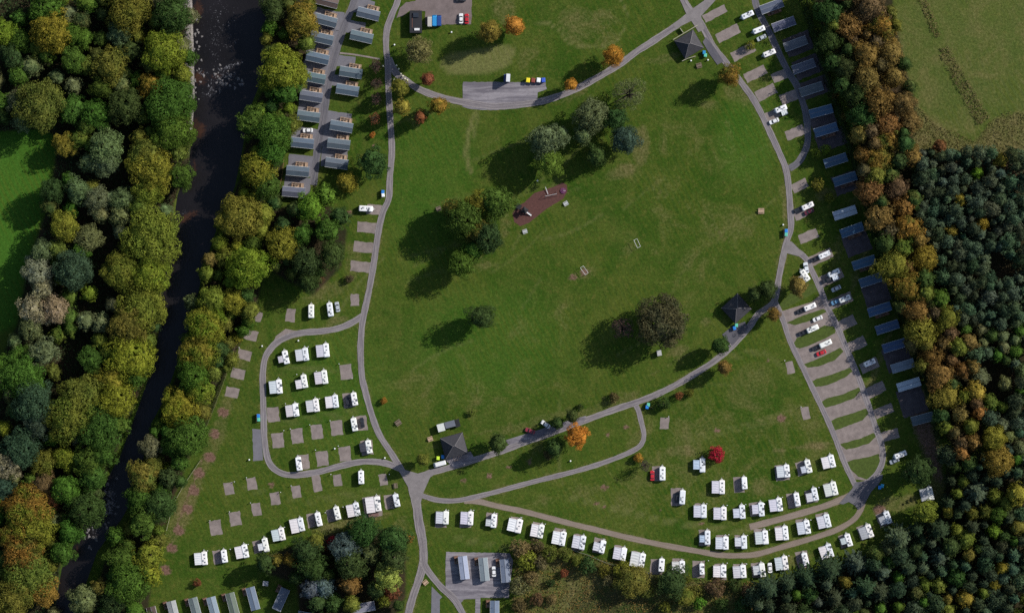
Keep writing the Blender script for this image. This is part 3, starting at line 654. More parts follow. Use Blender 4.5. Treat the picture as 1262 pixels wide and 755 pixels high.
NT_([(604,38,14,'gd',.2,'gold-green round tree above the oval mown lawn, left of the orange one'),(634,31,12.5,'orr','bright orange tree right beside the gold-green tree near the oval mown lawn'),
 (527,97,8.5,'rb','small reddish-brown tree between the road fork and oval mown lawn'),(493,108,12,'go','golden olive tree standing in the corner of the road fork'),(495,132,11,'gd',.1,'golden yellow tree just below the road fork'),
 (540,130,12,'go',.6,'rust-tinged olive tree below the curving road by the tarmac yard'),(518,144,8,'rb','small reddish-brown tree between two golden trees below the road fork'),(756,69,13.5,'orr','large bright orange tree beside the road between lawn and hedge'),
 (704,104,8.5,'orr','small round orange tree at the right end of the tarmac yard'),(899,92,14,'go',.9,'half golden half dark tree straddling the road near the upper hipped roof'),
 (614,546,13,'dg','dark round tree beside the road just right of the middle hipped roof'),(521,566,9,'ol','olive tree on the grass at the central road junction'),(593,390,16,'dg','lone dark green tree standing in the middle of the large lawn'),
 (711,537,15,'orr','broad bright orange tree on the lower side of the curving road'),(705,513,9,'dg','dark tree above the road, right beside the parked white car'),(687,521,8,'dg','small dark tree between parked white car and another roadside tree'),
 (683,552,11,'dg','dark tree standing in for the shadow of the broad orange tree'),(888,426,12,'dg','dark green tree beside the road below the right hipped roof'),(893,453,9,'ru','rust-orange tree by the road end of a long shadow'),  # dark tree left of the orange one stands in for its cast shadow
 (946,356,12,'dg','dark green tree beside the road right of the slate hipped roof'),(984,352,13,'ru','rust-orange tree partly covering a white caravan by the junction'),(954,387,8,'ru','small rust-orange tree at the corner of the crossing roads'),
 (930,362,10,'dg','dark green tree between hipped roof and the road bend'),(1133,581,19,'dg','big dark green tree below the last white van on the east side')])
T('C1', 'b', [(730,142,18,'t','silvery tree at the top of the central copse'),(673,173,19,'t','silvery tree at the left end of the central copse'),(718,166,11,'t','small silvery tree in the middle of the central copse'),(759,146,14,'dg','dark tree at the upper right of the central copse'),
 (770,172,16,'bg','blue-green tree at the right end of the central copse'),(677,200,15,'gr','vivid green tree at the lower left of the central copse'),(690,166,11,'t','silvery tree second from left in the central copse'),(735,192,12,'dg','dark tree at the lower edge of the central copse'),
 (611,250,19,'g','green tree at the upper right of the lawn clump'),(572,270,20,'g','largest green tree at the left of the lawn clump'),(590,250,14,'ol','olive tree at the top of the lawn clump'),(588,285,14,'ol','olive tree in the middle of the lawn clump'),(584,308,12,'g','small green tree low in the lawn clump'),(600,292,17,'dg','dark tree at the lower right of the lawn clump'),
 (569,325,15,'g','green tree at the bottom tip of the lawn clump'),(558,257,12,'ol','olive tree at the upper left of the lawn clump')])
T('PK', 'b', [(815,397,31,'dk',.1,'huge dark brown-green tree on the lawn left of the right hipped roof'),(808,384,12,'bg',0,'blue-green crown rising within the huge dark tree')])
T('PK', 'b', [(516,62,16,'st',0,'straw-coloured round tree right of the west road')])
T('PK', 's', [(775,115,20,'t','large sparse silvery tree between the road and the central copse'),(768,404,13,'pu','sparse purple-brown tree in the shadow left of the huge dark tree'),
 (463,81,7.5,'pu','sparse purplish tree left of the road, topmost of its file'),(464,103,7,'pu','sparse purplish tree left of the road, second of its file'),(464,122,7,'pu','sparse purplish tree left of the road, third of its file'),(462,146,7,'rb','sparse reddish tree left of the road, lowest of its file'),
 (795,573.5,7,'pu','small sparse purple-brown tree below the orange-red one at the bend')])
T('PK', 'u', [(884,559,9.5,'rd','crimson round tree above the rows of caravans'),(787,564,5.5,'orr','small orange-red tree by the bend of the loop road'),(473,494,4,'orr','tiny orange shrub right of the west road'),(459,166,3.5,'orr','tiny orange shrub on grass beside the lodges'),
 (582,508,4,'ol','small lone bush on the lawn above the middle hipped roof'),(757,490,6,'br','brown bush above the road on the lawn edge'),(837,487,5,'rb','small red-brown bush below the road'),(850,484,5,'ol','small olive bush right of the red-brown one below the road'),(818,497,8,'dg','dark bush below the road by the blue bin'),
 (715,502,4,'dg','tiny dark bush above the roadside trees'),(676,560,6,'br','brown bush under the shaded dark roadside tree'),(394,345,5,'br','small brown bush beside the west caravan pair'),(431,343,5,'br','small brown bush below the gravel bays on the west road'),(243,718,5,'rb','small reddish bush on grass above the south statics'),
 (420,264,5,'rb','small rusty bush left of the parked motorhome'),(1019,28,4,'ru','topmost little rusty shrub along the east hedge'),(1030.5,64,4,'ru','second little rusty shrub along the east hedge'),(1029,118,4,'ru','third little rusty shrub along the east hedge'),(1039,143.5,4.5,'ru','fourth little rusty shrub along the east hedge'),(1052,172.4,5,'ru','lowest little rusty shrub along the east hedge'),
 (1008,228,8,'go','golden bush above the gravel bay on the east road'),(1022,244,6,'go','golden bush between two static caravans and the east road'),(1006,188,6,'yg','yellow-green bush by the shaded loop road'),(1018,184,6,'yg','yellow-green bush beside a static caravan bay'),(925,56,6,'go','golden bush beside the upper right motorhome')])
T('OB', 'b', [(1073,12,18,'br'),(1048,33,16,'ru'),(1086,32,17,'ol',.9),(1068,65,17,'ru'),(1096,63,17,'ru'),(1101,95,14,'ru'),(1068,97,16,'ru'),(1083,126,17,'ru'),(1113,127,14,'ru'),(1121,150,13,'ru'),(1093,153,16,'ru'),(1023,50,15,'dg'),(1023,15,17,'dg'),(1043,83,15,'dg'),(1056,115,15,'dg'),(1065,144,16,'dg'),(1096,173,17,'ol',.9),
 (1085,197,17,'ol',.6),(1115,177,11,'dg'),(1072,235,15,'ru'),(1105,231,14,'br'),(1115,255,12,'ru'),(1085,267,18,'ru'),(1119,283,18,'ol',.8),(1139,318,15,'go'),(1101,326,19,'go'),(1119,354,17,'ol',.6),(1131,382,17,'ru'),(1167,394,15,'ol'),(1091,299,13,'dg'),(1159,368,12,'g'),
 (1136,407,18,'gd'),(1182,428,12,'ol',0),(1151,438,14,'ru'),(1159,462,16,'ru'),(1187,456,10,'ru'),(1167,489,17,'gd'),(1202,483,13,'gd'),(1183,511,11,'ru'),(1226,541,14,'gd'),(1231,568,16,'gd'),(1080,215,13,'ol'),(1140,345,12,'dg'),(1254,609,13,'go'),(1113,305,12,'ol')])
T('CP', 'b', [(1159,180,9,'rb','maroon tree at the top edge of the conifer plantation'),(1234,197,10,'gd','golden yellow tree at the top edge of the conifer plantation'),(1205,213,7.5,'gr','vivid green small tree inside the upper conifer plantation'),
 (1183,247,9,'go','olive-gold tree in the upper left of the conifer plantation'),(1211,275,9,'go','olive-gold tree in the middle of the conifer plantation'),(1173,285,8,'go','olive-gold tree at the left edge of the conifer plantation'),(1239,473,10,'t','silvery tree among conifers near the right edge'),(1252,433,10,'g','green tree among conifers at the right edge'),(1190,405,9,'g','green tree between autumn belt and conifers')])
T('SW', 'b', [(327,694,12,'dg'),(341,690,8,'gd'),(357,690,8,'gd',.8),(378,681,17,'dg'),(385,700,17,'dg'),(388,668,11,'ol'),(425,674,17,'bl'),(447,654,18,'dg'),(456,680,13,'t'),(484,667,19,'dg'),(484,689,18,'dg'),(432,694,18,'dg'),(477,711,17,'lm'),(432,720,13,'ru'),(383,726,13,'bl'),(399,724,13,'bl'),(391,743,12,'dg'),(433,744,11,'ol'),(410,744,11,'dg'),(462,727,11,'dg')])
T('SW', 'u', [(505,663,4.5,'orr'),(410,667,6,'rd',.0),(482,730,9,'rb'),(398,676,5,'rb'),(300,718,3,'dg')][:4])
T('SC', 'u', [(641,676,11,'st'),(648,690,12,'go'),(662,672,8,'br'),(678,681,10,'ol'),(666,692,9,'st'),(697,683,8,'ol'),(724,697,10,'dg'),(711,690,7,'ol'),(769,702,11,'go'),(639,722,11,'st'),(655,712,9,'st'),(695,706,5,'rb'),(679,718,5,'dg'),(798,728,9,'ol'),(745,702,8,'ol'),(882,724,11,'br'),(860,728,8,'ol'),(862,742,8,'gr'),(906,721,8,'dg'),(920,727,7,'br'),(750,715,7,'st'),(640,745,9,'br'),(662,738,8,'br'),(820,748,7,'ol'),(890,745,8,'dg'),(915,745,9,'dg'),(680,738,6,'st'),(845,712,7,'ol')])
T('SC', 'b', [(781,716,20,'ol',.2,'broad olive-brown tree below the lower row of caravans'),(829,717,19,'dg',0,'dark green tree hugging the lower row of caravans'),(846,735,12,'ol',.3,'olive tree below the dark tree at the lower row')])
T('CS', 'C', [(948,726,19,'cd'),(972,720,16,'cd'),(996,714,18,'cd'),(1024,703,19,'cd'),(1057,695,19,'cn'),(1068,724,19,'cd'),(1110,664,20,'cn'),(1159,654,18,'cd'),(1086,730,20,'cd'),(1205,606,22,'cn'),(1030,738,18,'cd'),(1120,700,17,'cd'),(1170,620,12,'cd'),(1200,650,14,'cd')])
T('CS', 'b', [(1141,630,15,'go',0),(1169,632,8,'go',0),(1190,738,12,'go'),(1225,655,9,'gr'),(1215,630,9,'ol'),(1235,700,9,'go'),(1225,720,8,'go'),(1195,570,13,'dg'),(1240,620,11,'ol'),(1255,650,11,'ol')])

def fill(place, kinds, rlo, rhi, n, packing=.8, rows=None, tries=9000, avoid=()):
    poly = WOODS[place]; xs = [p[0] for p in poly]; ys = [p[1] for p in poly]; out = 0
    for _ in range(tries):
        if out >= n: break
        x, y = random.uniform(min(xs), max(xs)), random.uniform(min(ys), max(ys))
        if not inpoly(x, y, poly) or any(inpoly(x, y, q) for q in avoid): continue
        if x < -14 or x > 1276 or y < -14 or y > 769: continue
        r = random.uniform(rlo, rhi)
        if any(math.hypot(x - q[0], y - q[1]) < packing * (min(r, 30) + q[2]) for q in TREES if abs(x - q[0]) < 60 and abs(y - q[1]) < 60): continue
        kd, cs = random.choice(kinds); TREES.append([x, y, r, random.choice(cs), kd, random.choice((0, 0, .15)), place + 'f', None]); out += 1
GAPS = [[(118,300),(140,320),(132,370),(112,430),(78,492),(56,482),(88,405),(104,350)], [(150,150),(175,150),(170,185),(150,170)]]
fill('LW', [('b', ['g', 'dg', 'ol', 'g', 't'])], 8, 14, 120, .62, avoid=GAPS)
fill('EB', [('b', ['g', 'dg', 'ol', 'yg'])], 7, 12, 60, .64)
fill('MC', [('b', ['dg'])], 8, 11, 6, .7)
fill('OB', [('b', ['ru', 'dg', 'ol', 'br', 'dg'])], 8, 12, 55, .64)
fill('SW', [('b', ['dg', 'dg', 'ol'])], 6, 9, 12, .72)
UP = [(1100,400),(1300,400),(1300,800),(1100,800)]; LO = [(1100,-50),(1300,-50),(1300,400),(1100,400)]
DK = [[(1215,320),(1235,300),(1262,330),(1250,350),(1225,345)], [(1205,440),(1240,445),(1262,480),(1235,500),(1210,470)]]
fill('CP', [('c', ['cn', 'cn', 'cn', 'cn', 'cd'])], 6.2, 9.8, 200, .72, tries=30000, avoid=[UP] + DK)
fill('CP', [('c', ['cn', 'cn', 'cd']), ('b', ['g', 't', 't', 'dg']), ('b', ['bg', 't', 'g'])], 7.5, 12, 80, .70, tries=12000, avoid=[LO] + DK[1:])
fill('CS', [('c', ['cn', 'cd', 'cd', 'cd']), ('C', ['cd', 'cd', 'cn']), ('b', ['dg', 'g', 'ol', 'dg'])], 7.5, 13, 130, .66, tries=12000)

PLACE = {'LW': 'in the west bank wood', 'EB': 'on the east river bank', 'MC': 'beside the lodges', 'OB': 'in the east autumn belt', 'SW': 'in the south copse', 'SC': 'in the scrub below the caravans', 'CS': 'in the dark southeast wood'}
GROUPS = {'LW': 'large trees of the west bank wood', 'EB': 'trees along the east bank', 'MC': 'trees beside the lodges', 'OB': 'autumn belt trees', 'SW': 'south copse trees', 'SC': 'scrub bushes', 'CS': 'large southeast wood trees', 'PK': 'park trees', 'C1': 'central copse and clump trees', 'CP': 'odd broadleaf trees in the plantation'}
def ordn(i):
    w_ = ['first','second','third','fourth','fifth','sixth','seventh','eighth','ninth','tenth','eleventh','twelfth','thirteenth','fourteenth','fifteenth','sixteenth','seventeenth','eighteenth','nineteenth','twentieth']
    return w_[i] if i < 20 else f'{i+1}th' if (i+1) % 10 not in (1,2,3) else f'{i+1}' + {1:'st',2:'nd',3:'rd'}[(i+1) % 10]
nouns = {'b': 'tree', 'u': 'bush', 's': 'sparse tree', 'c': 'conifer', 'C': 'big conifer'}
bucket = {}
for q in TREES:
    if q[7] is None and not q[6].endswith('f'):
        size = 'broad' if q[2] >= 20 else 'medium' if q[2] >= 13 else 'small'
        bucket.setdefault((size, q[3], q[4], q[6]), []).append(q)
for (size, c, kd, pl), qs in bucket.items():
    qs.sort(key=lambda q: q[1])
    for i, q in enumerate(qs):
        base = f'{WORD[c]} {size} {nouns[kd]} {PLACE[pl]}'
        q[7] = base + (f', {ordn(i)} from top' if len(qs) > 1 else '')
FILL_LAB = {('LWf'): 'smaller {} tree filling gaps of the west bank wood', 'EBf': 'smaller {} tree squeezed between the big east bank trees', 'MCf': 'smaller {} tree in the clump by the lodges', 'OBf': 'smaller {} tree filling gaps of the autumn belt',
            'SWf': 'smaller {} tree in the south copse', 'CPf': '{} tree packed in the right-hand plantation', 'CSf': '{} tree packed in the southeast wood'}
FRAC = {'b': (.55, 1.0), 'u': (.5, 1), 's': (.55, 1), 'c': (.7, 1), 'C': (.7, 1)}
for x, y, r, c, kd, al, pl, lab in TREES:
    rm = r * S
    opts = PROTO[kd]
    if kd == 'b':
        if rm > 7.2: opts = opts[:3]
        elif rm > 4.7: opts = opts[3:7]
        elif rm > 2.6: opts = opts[7:]
        else: opts = PROTO['u'][:3]
    elif kd == 'u': opts = opts[:3] if rm > 1.5 else opts[3:]
    elif kd == 's': opts = opts[:2] if rm > 5 else opts[2:]
    crown, trunk, pr, ph = random.choice(opts)
    k = rm / pr * ({'LW': 1.16, 'EB': 1.12, 'OB': 1.15, 'SW': 1.1, 'C1': 1.17}.get(pl[:2], 1.04) if kd != 'c' else 1.24)
    if kd == 'b': H = min(22, 8.5 + 1.75 * rm) if rm > 2.6 else 3.2 * rm
    elif kd == 'u': H = 1.9 * rm
    elif kd == 's': H = min(19, 6 + 1.7 * rm)
    elif kd == 'c': H = random.uniform(13, 18)
    else: H = random.uniform(17, 23)
    if pl in ('LW', 'LWf', 'EB', 'EBf') and kd == 'b': H *= random.uniform(.82, 1.0)
    if pl == 'SC' and kd == 'b': H *= .55
    if pl in ('OB', 'OBf') and kd == 'b': H = max(H, random.uniform(19, 24))
    kz = H / ph
    bx, by = P(x, y, H * .7)
    gz = 0.0
    if SDF[min(NY-1, max(0, int((by - y0) / (gy[1]-gy[0])))), min(NX-1, max(0, int((bx - x0) / (gx[1]-gx[0]))))] < 1: gz = -1.2
    nm = {'b': 'broadleaf_tree', 'u': 'bush', 's': 'sparse_tree', 'c': 'conifer_tree', 'C': 'conifer_tree'}[kd]
    if kd == 'b' and pl.endswith('f'): nm = 'infill_tree'  # same broadleaf trees, used to fill gaps between the larger crowns
    elif kd == 'b' and c in ('ru', 'gd', 'orr', 'rb'): nm = 'autumn_tree'
    root = empty(nm, (bx, by, gz), random.uniform(0, 6.28)); sq = random.uniform(.93, 1.07)
    root.scale = (k * sq, k / sq, kz)
    col = [q * random.uniform(.88, 1.14) for q in PAL[c]]
    o = link('crown', crown, root); o.color = (*col, al)
    link('trunk', trunk, root)
    if lab is None: lab = FILL_LAB[pl].format(WORD[c])
    grp = GROUPS.get(pl) or {'LWf': 'gap filling trees of the west bank wood', 'EBf': 'gap filling east bank trees', 'MCf': 'gap filling trees by the lodges', 'OBf': 'gap filling autumn belt trees', 'SWf': 'gap filling south copse trees', 'CPf': 'plantation conifers', 'CSf': 'southeast wood conifers'}[pl]
    tag(root, lab, 'bush' if kd == 'u' and r < 9 else 'tree', grp)

# hedges: leafy boxes along a line
def hedge(pts, wd, ht, label, col, al=0, leaf=.4, gaps=()):
    q = smooth_line(PL(pts), 1.0); Vs = []
    for i in range(len(q) - 1):
        a, b = np.array(q[i]), np.array(q[i+1]); L = np.hypot(*(b - a))
        n = int(L * (wd + 2 * ht) * 11); t = rng.uniform(0, 1, n)
        d = (b - a) / L; nn = np.array((-d[1], d[0])); th = rng.uniform(-.2, math.pi + .2, n)
        ww = wd / 2 * (1 + .25 * math.sin(i * .9) + .15 * math.sin(i * 2.3)); hh = ht * (1 + .15 * math.sin(i * 1.3 + 1))
        off = np.cos(th) * ww + rng.normal(0, .12, n); z = .1 + np.maximum(np.sin(th), 0) * hh + rng.normal(0, .1, n)
        C = np.stack([a[0] + (b[0]-a[0])*t + nn[0]*off, a[1] + (b[1]-a[1])*t + nn[1]*off, z], 1)
        N = np.stack([nn[0]*np.cos(th), nn[1]*np.cos(th), np.maximum(np.sin(th), .1)], 1); Vs.append(leafquads(C, N, leaf, .5))
    o = link('hedge', quadmesh('hedge', np.concatenate(Vs), M_leaf)); o.color = (*col, al)
    return tag(o, label, 'hedge')
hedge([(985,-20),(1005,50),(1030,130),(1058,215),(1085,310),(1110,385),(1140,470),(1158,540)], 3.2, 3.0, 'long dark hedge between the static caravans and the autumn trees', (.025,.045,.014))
hedge([(303,380),(285,432),(275,465),(262,500),(245,540)], .9, 1.3, 'low dark hedge along the left edge of the pitches', (.05,.045,.02))

# rough vegetation nobody could count
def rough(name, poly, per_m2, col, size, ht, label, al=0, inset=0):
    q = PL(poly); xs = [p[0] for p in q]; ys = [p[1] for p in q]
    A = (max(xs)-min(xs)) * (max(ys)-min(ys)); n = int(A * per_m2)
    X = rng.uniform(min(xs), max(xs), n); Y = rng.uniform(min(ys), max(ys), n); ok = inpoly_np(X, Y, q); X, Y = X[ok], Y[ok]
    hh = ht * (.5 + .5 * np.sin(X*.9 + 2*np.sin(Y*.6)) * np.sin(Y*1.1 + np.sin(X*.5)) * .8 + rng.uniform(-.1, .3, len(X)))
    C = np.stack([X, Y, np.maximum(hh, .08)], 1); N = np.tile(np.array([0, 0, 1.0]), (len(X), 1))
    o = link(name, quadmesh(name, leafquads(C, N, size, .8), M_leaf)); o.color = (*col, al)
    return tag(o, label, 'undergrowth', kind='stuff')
rough('rushes', [(1127,-10),(1139,-10),(1161,44),(1152,47)], 7, (.17,.13,.055), .5, .9, 'upper brown strip of tall rushes in the top right field')
rough('rushes', Z(960,0,3.973,[(780,240),(825,222),(870,300),(960,450),(1035,575),(1000,605),(975,612),(900,480),(820,330)]), 7, (.17,.13,.055), .5, .9, 'longer brown strip of tall rushes in the top right field')
rough('rough_grass', [(1097,15),(1103,30),(1112,60),(1122,105),(1135,132),(1155,155),(1180,163),(1203,174),(1218,152),(1240,136),(1262,140),(1300,150),(1300,192),(1130,190),(1112,120)], 4, (.13,.115,.04), .5, .6, 'brownish rough grass along the top of the conifer plantation')
rough('scrub_growth', SCRUB, 3.2, (.145,.125,.050), .55, .7, 'brown and green scrub below the lower caravans', .5)
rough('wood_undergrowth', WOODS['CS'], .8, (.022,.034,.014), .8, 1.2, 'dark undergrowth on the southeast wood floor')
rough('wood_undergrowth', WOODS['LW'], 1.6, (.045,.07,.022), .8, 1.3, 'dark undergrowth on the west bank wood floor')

# ---------------------------------------------------------------- touring caravans
WH, PK_, BL_, GY_ = (.80,.80,.81), (.80,.75,.76), (.50,.60,.72), (.42,.43,.46)
M_gut0 = plain('grey_plastic', (.42,.43,.44), .5, .05)
def make_caravan():
    root = empty('touring_caravan')
    ol = rrect(2.35, 6.1, .35)
    MB().loft(ol, [(.45,.97,.96),(.75,1,1),(1.9,1,1),(2.3,.985,.965),(2.5,.93,.90),(2.58,.78,.80)]).build('body', M_gel, root)
    m = MB(); m.box((0, 2.985, 1.65), (1.7, .06, .6), rx=-.03)
    m.build('window', M_glass, root)
    MB().box((1.175, .6, 1.6), (.05, 1.3, .6)).build('window', M_glass, root)
    MB().box((1.175, -1.6, 1.6), (.05, 1.0, .6)).build('window', M_glass, root)
    MB().box((0, -3.045, 1.6), (1.5, .06, .6)).build('window', M_glass, root)
    for y, w_, l_ in ((1.75, .72, .62), (.1, .5, .45), (-1.75, .62, .6)):
        MB().loft(rrect(w_, l_, .08, 2), [(2.55,1,1,.12,y),(2.66,1,1,.12,y),(2.70,.85,.85,.12,y)]).build('roof_hatch', M_hatch, root)
    m = MB(); m.tube((-.7, 2.95, .55), (0, 3.85, .5), .07, .06); m.tube((.7, 2.95, .55), (0, 3.85, .5), .07, .06); m.box((0, 3.9, .52), (.14, .4, .14))
    m.box((0, 3.2, .6), (.9, .35, .35)); m.build('drawbar', plain('drawbar_grey', (.5,.5,.5), .5, .1), root)
    for sx in (-1, 1):
        MB().tube((sx*1.02, -.25, .33), (sx*1.2, -.25, .33), .33, .33, 14).build('wheel', M_rubber, root)
    MB().box((-1.19, -.3, 1.45), (.04, .62, 1.75)).build('door', plain('van_door', (.62,.62,.62), .4, .05), root)
    # white legs at the corners
    m = MB()
    for sx in (-1, 1):
        for sy in (-1, 1): m.box((sx*.85, sy*2.6, .22), (.08, .08, .5))
    m.build('corner_steady', M_metal, root)
    return root
def awn_mesh(depth, length, kind):
    m = MB(); x0_, x1_ = -1.19, -1.19 - depth; h0, h1 = 2.42, 1.95
    n = 5 if kind == 'full' else 3; ys = [-length/2 + length*i/n for i in range(n+1)]
    vs = []; 
    for i, y in enumerate(ys):
        sag = .05 if i % 1 == 0 else 0
        vs += [(x0_, y, h0), (x0_ - depth*.45, y, h0 - .16), (x1_, y, h1), (x1_ - .06, y, 0)]
        if i < n:
            ym = (y + ys[i+1]) / 2; vs += [(x0_, ym, h0-.03), (x0_ - depth*.45, ym, h0 - .26), (x1_+.02, ym, h1-.07), (x1_ - .02, ym, 0)]
    rows = len(vs)//4; fs = []
    for i in range(rows-1):
        for k in range(3): fs.append((i*4+k, i*4+k+1, i*4+k+5, i*4+k+4))
    e = (rows-1)*4; n_ = len(vs); vs += [(x0_, ys[0], 0), (x0_, ys[-1], 0)]
    fs += [(n_, 3, 2, 1, 0), (n_+1, e, e+1, e+2, e+3)]
    return m.add(vs, fs)
AW = {}
for key, dp, ln in (('F', 2.9, 5.3), ('B', 3.3, 6.2), ('P', 2.0, 2.9), ('S', 2.5, 3.9)):
    AW[key] = awn_mesh(dp, ln, 'full' if key in 'FB' else 'p').mesh('awning', M_awn)
    # canvas window band on the outer wall
    q = MB(); q.box((-1.19 - dp - .05, 0, 1.25), (.03, ln*.8, .75), ry=-.03); AW[key+'w'] = q.mesh('awning_window', M_glass)
M_gel = tinted('caravan_shell', .35, .05, .9, spec=.5)
CAR0 = make_caravan(); cfirst = [True]
def caravan(px, py, th, aw, label, group, tint=None, k=1.0, off=None):
    if cfirst[0]: o = CAR0; cfirst[0] = False
    else: o = copy_tree(CAR0)
    dp = {'F': 2.9, 'B': 3.3, 'P': 2.0, 'S': 2.5, 'N': 0}[aw]
    x, y = P(px, py, 2.3); a = R(th); sh = dp / 2
    o.location = (x + sh*math.cos(a)*k, y + sh*math.sin(a)*k, .05); o.rotation_euler = (0, 0, a); o.scale = (1.08*k, .99*k * random.uniform(.94, 1.05), 1)
    if aw != 'N':
        w_ = link('awning', AW[aw], o); w_.color = (*(tint or tuple(q*random.uniform(.9, 1.02) for q in (.66,.67,.70))), 1)
        if aw in 'PS': w_.location = (0, random.choice((-.9, -.4, .3)), 0)
        link('awning_window', AW[aw+'w'], w_)
    tone = random.choice(((.80,.80,.81),(.80,.80,.81),(.78,.78,.74),(.70,.72,.75),(.80,.77,.76)))
    for ch in list(o.children):
        if ch.name.startswith('body'): ch.color = (*tone, 1)
    hs = [ch for ch in o.children if ch.name.startswith('roof_hatch')]
    if random.random() < .3: bpy.data.objects.remove(random.choice(hs))
    if random.random() < .35:
        m = MB(); y_ = random.uniform(-1.6, 1.2); m.loft(rrect(.7, .95, .15, 2), [(2.56,1,1,-.35,y_),(2.72,1,1,-.35,y_),(2.80,.8,.8,-.35,y_)]); m.build('air_conditioner', M_gut0, o)
    if random.random() < .35:
        for ch in list(o.children):
            if ch.name.startswith('roof_hatch') and random.random() < .45: ch.location.y += random.uniform(-.5, .5); ch.location.x -= random.uniform(0, .3)
    if random.random() < .4:
        m = MB().box((.75, random.uniform(-1, 1.5), 2.585), (.9, 1.1, .05)); m.build('solar_panel', M_hatch, o)
    tag(o, label, 'caravan', group); return o
AWN = {'F': 'with full grey-white awning', 'B': 'with extra large pale awning', 'P': 'with short porch awning', 'S': 'with small pale awning', 'N': 'without awning'}
def row(place, group, items):
    n = len(items)
    for i, it in enumerate(items):
        px, py, th, aw = it[:4]; tint = it[4] if len(it) > 4 else None; k = it[5] if len(it) > 5 else 1.0
        pos = f'{ordn(i)} from left' if n > 1 else ''
        tn = ''
        if tint == PK_: tn = ' pinkish'
        if tint == BL_: tn = ' bluish'
        if tint == GY_: tn = ' dark grey'
        d = AWN[aw].replace('with full grey-white', f'with{tn or " pale"}').replace('with extra large pale', f'with big{tn or " pale"}').replace('with small pale', f'with small{tn}')
        caravan(px, py, th, aw, f'white caravan {d}, {place}{", " + pos if pos else ""}', group, tint, k)
row('north of looped road', 'caravans north of the looped road', [(383.4,383.4,0,'N'),(406.8,381.4,8,'N')])
row('top row inside loop', 'caravans inside the looped road', [(349.3,440.7,12,'P'),(372.5,436.9,8,'F'),(398,431.9,6,'F')])
row('second row inside loop', 'caravans inside the looped road', [(340,476.6,6,'F'),(371.5,470.3,10,'S',PK_),(396,465,8,'F')])
row('third row inside loop', 'caravans inside the looped road', [(360.4,505.5,8,'F'),(385.6,499.7,8,'F'),(409.3,494.8,7,'F',PK_),(436.6,491.5,10,'N')])
row('beside dark car inside loop', 'caravans inside the looped road', [(436.5,522.9,10,'N')])
row('above the loop\'s lower right bend', 'caravans inside the looped road', [(451,551,10,'S',(.06,.06,.075))])
row('alone at loop\'s bottom left', 'caravans inside the looped road', [(368.2,571.3,8,'N')])
row('southwest row', 'southwest row of caravans', [(247.8,688,5,'F',WH),(276.3,685.1,8,'N'),(298.1,679.6,12,'F',PK_),(324.5,671.8,12,'P',WH),(343.3,658.6,12,'F'),(366.5,647,12,'B',PK_),(392.5,639.6,13,'N'),(415.4,632.1,13,'N'),(435.6,628.3,12,'F',PK_),(460.4,621.4,8,'B',PK_,1.08),(488.5,616.4,12,'N')])
row('alone above southwest row', 'caravans around the junction', [(445,588,2,'N')])
row('lower row beside track', 'lower row of caravans', [(545.4,637.6,-2,'F'),(575.8,638.2,-3,'F'),(605.7,641.4,-5,'P'),(635,647.2,-12,'F',WH,1.1),(662.5,653.8,-10,'F',PK_),(689.3,662.9,-10,'F',WH,1.05),(713.8,667.9,-10,'F'),(739,672.8,-12,'S'),(764.3,682,-10,'F'),(786.4,689.3,-10,'B',None,1.05),(815.3,696.2,-4,'N'),(836.5,698.7,0,'F'),(865,700.9,2,'N',None,.85),(887.4,703.7,0,'F',PK_),(911.9,704.2,5,'F'),(936.1,702.6,8,'S'),(963.7,694,8,'F'),(992.5,689,14,'N'),(1018.8,679.4,18,'F',PK_),(1043.2,666.1,18,'P'),(1067.8,655.3,20,'F',GY_),(1091,638.6,22,'S',GY_)])
row('alone at southeast wood edge', 'southeast caravans', [(1142.8,608.6,12,'F',GY_)])
row('beside red car', 'middle field caravans', [(816.4,583.4,0,'N',None,1.05)])
row('below crimson tree', 'middle field caravans', [(862.2,573.1,0,'S',BL_)])
row('below the bluish one', 'middle field caravans', [(885.7,599.9,0,'F')])
row('alone on dark pad', 'middle field caravans', [(917.5,595,4,'N',None,.95)])
row('row left of short gravel track', 'middle field caravans', [(841,612.5,-4,'N'),(863.3,629.7,0,'F'),(887.8,632.4,0,'F'),(911.4,630.7,4,'S')])
row('row above short gravel track', 'caravans above the short gravel track', [(934.8,627.7,5,'S'),(956.6,622,8,'F'),(982.3,615.3,10,'N',None,.95),(1001,609.5,12,'S'),(1024.2,602.6,14,'F')])
row('upper trio by bay road', 'caravan trio by the bay road', [(965.7,580.6,6,'F'),(993.5,575.1,14,'P'),(1021.4,569,14,'F',PK_)])
row('row between both gravel tracks', 'caravans between the gravel tracks', [(869.1,662.3,0,'P',BL_),(890.3,668.9,0,'F'),(913.5,668,2,'S'),(939.2,662.2,5,'F'),(964,657,6,'F',PK_),(990.9,649.8,10,'F'),(1015.8,642.4,14,'F')])
E_ = 'caravans on the east bays'
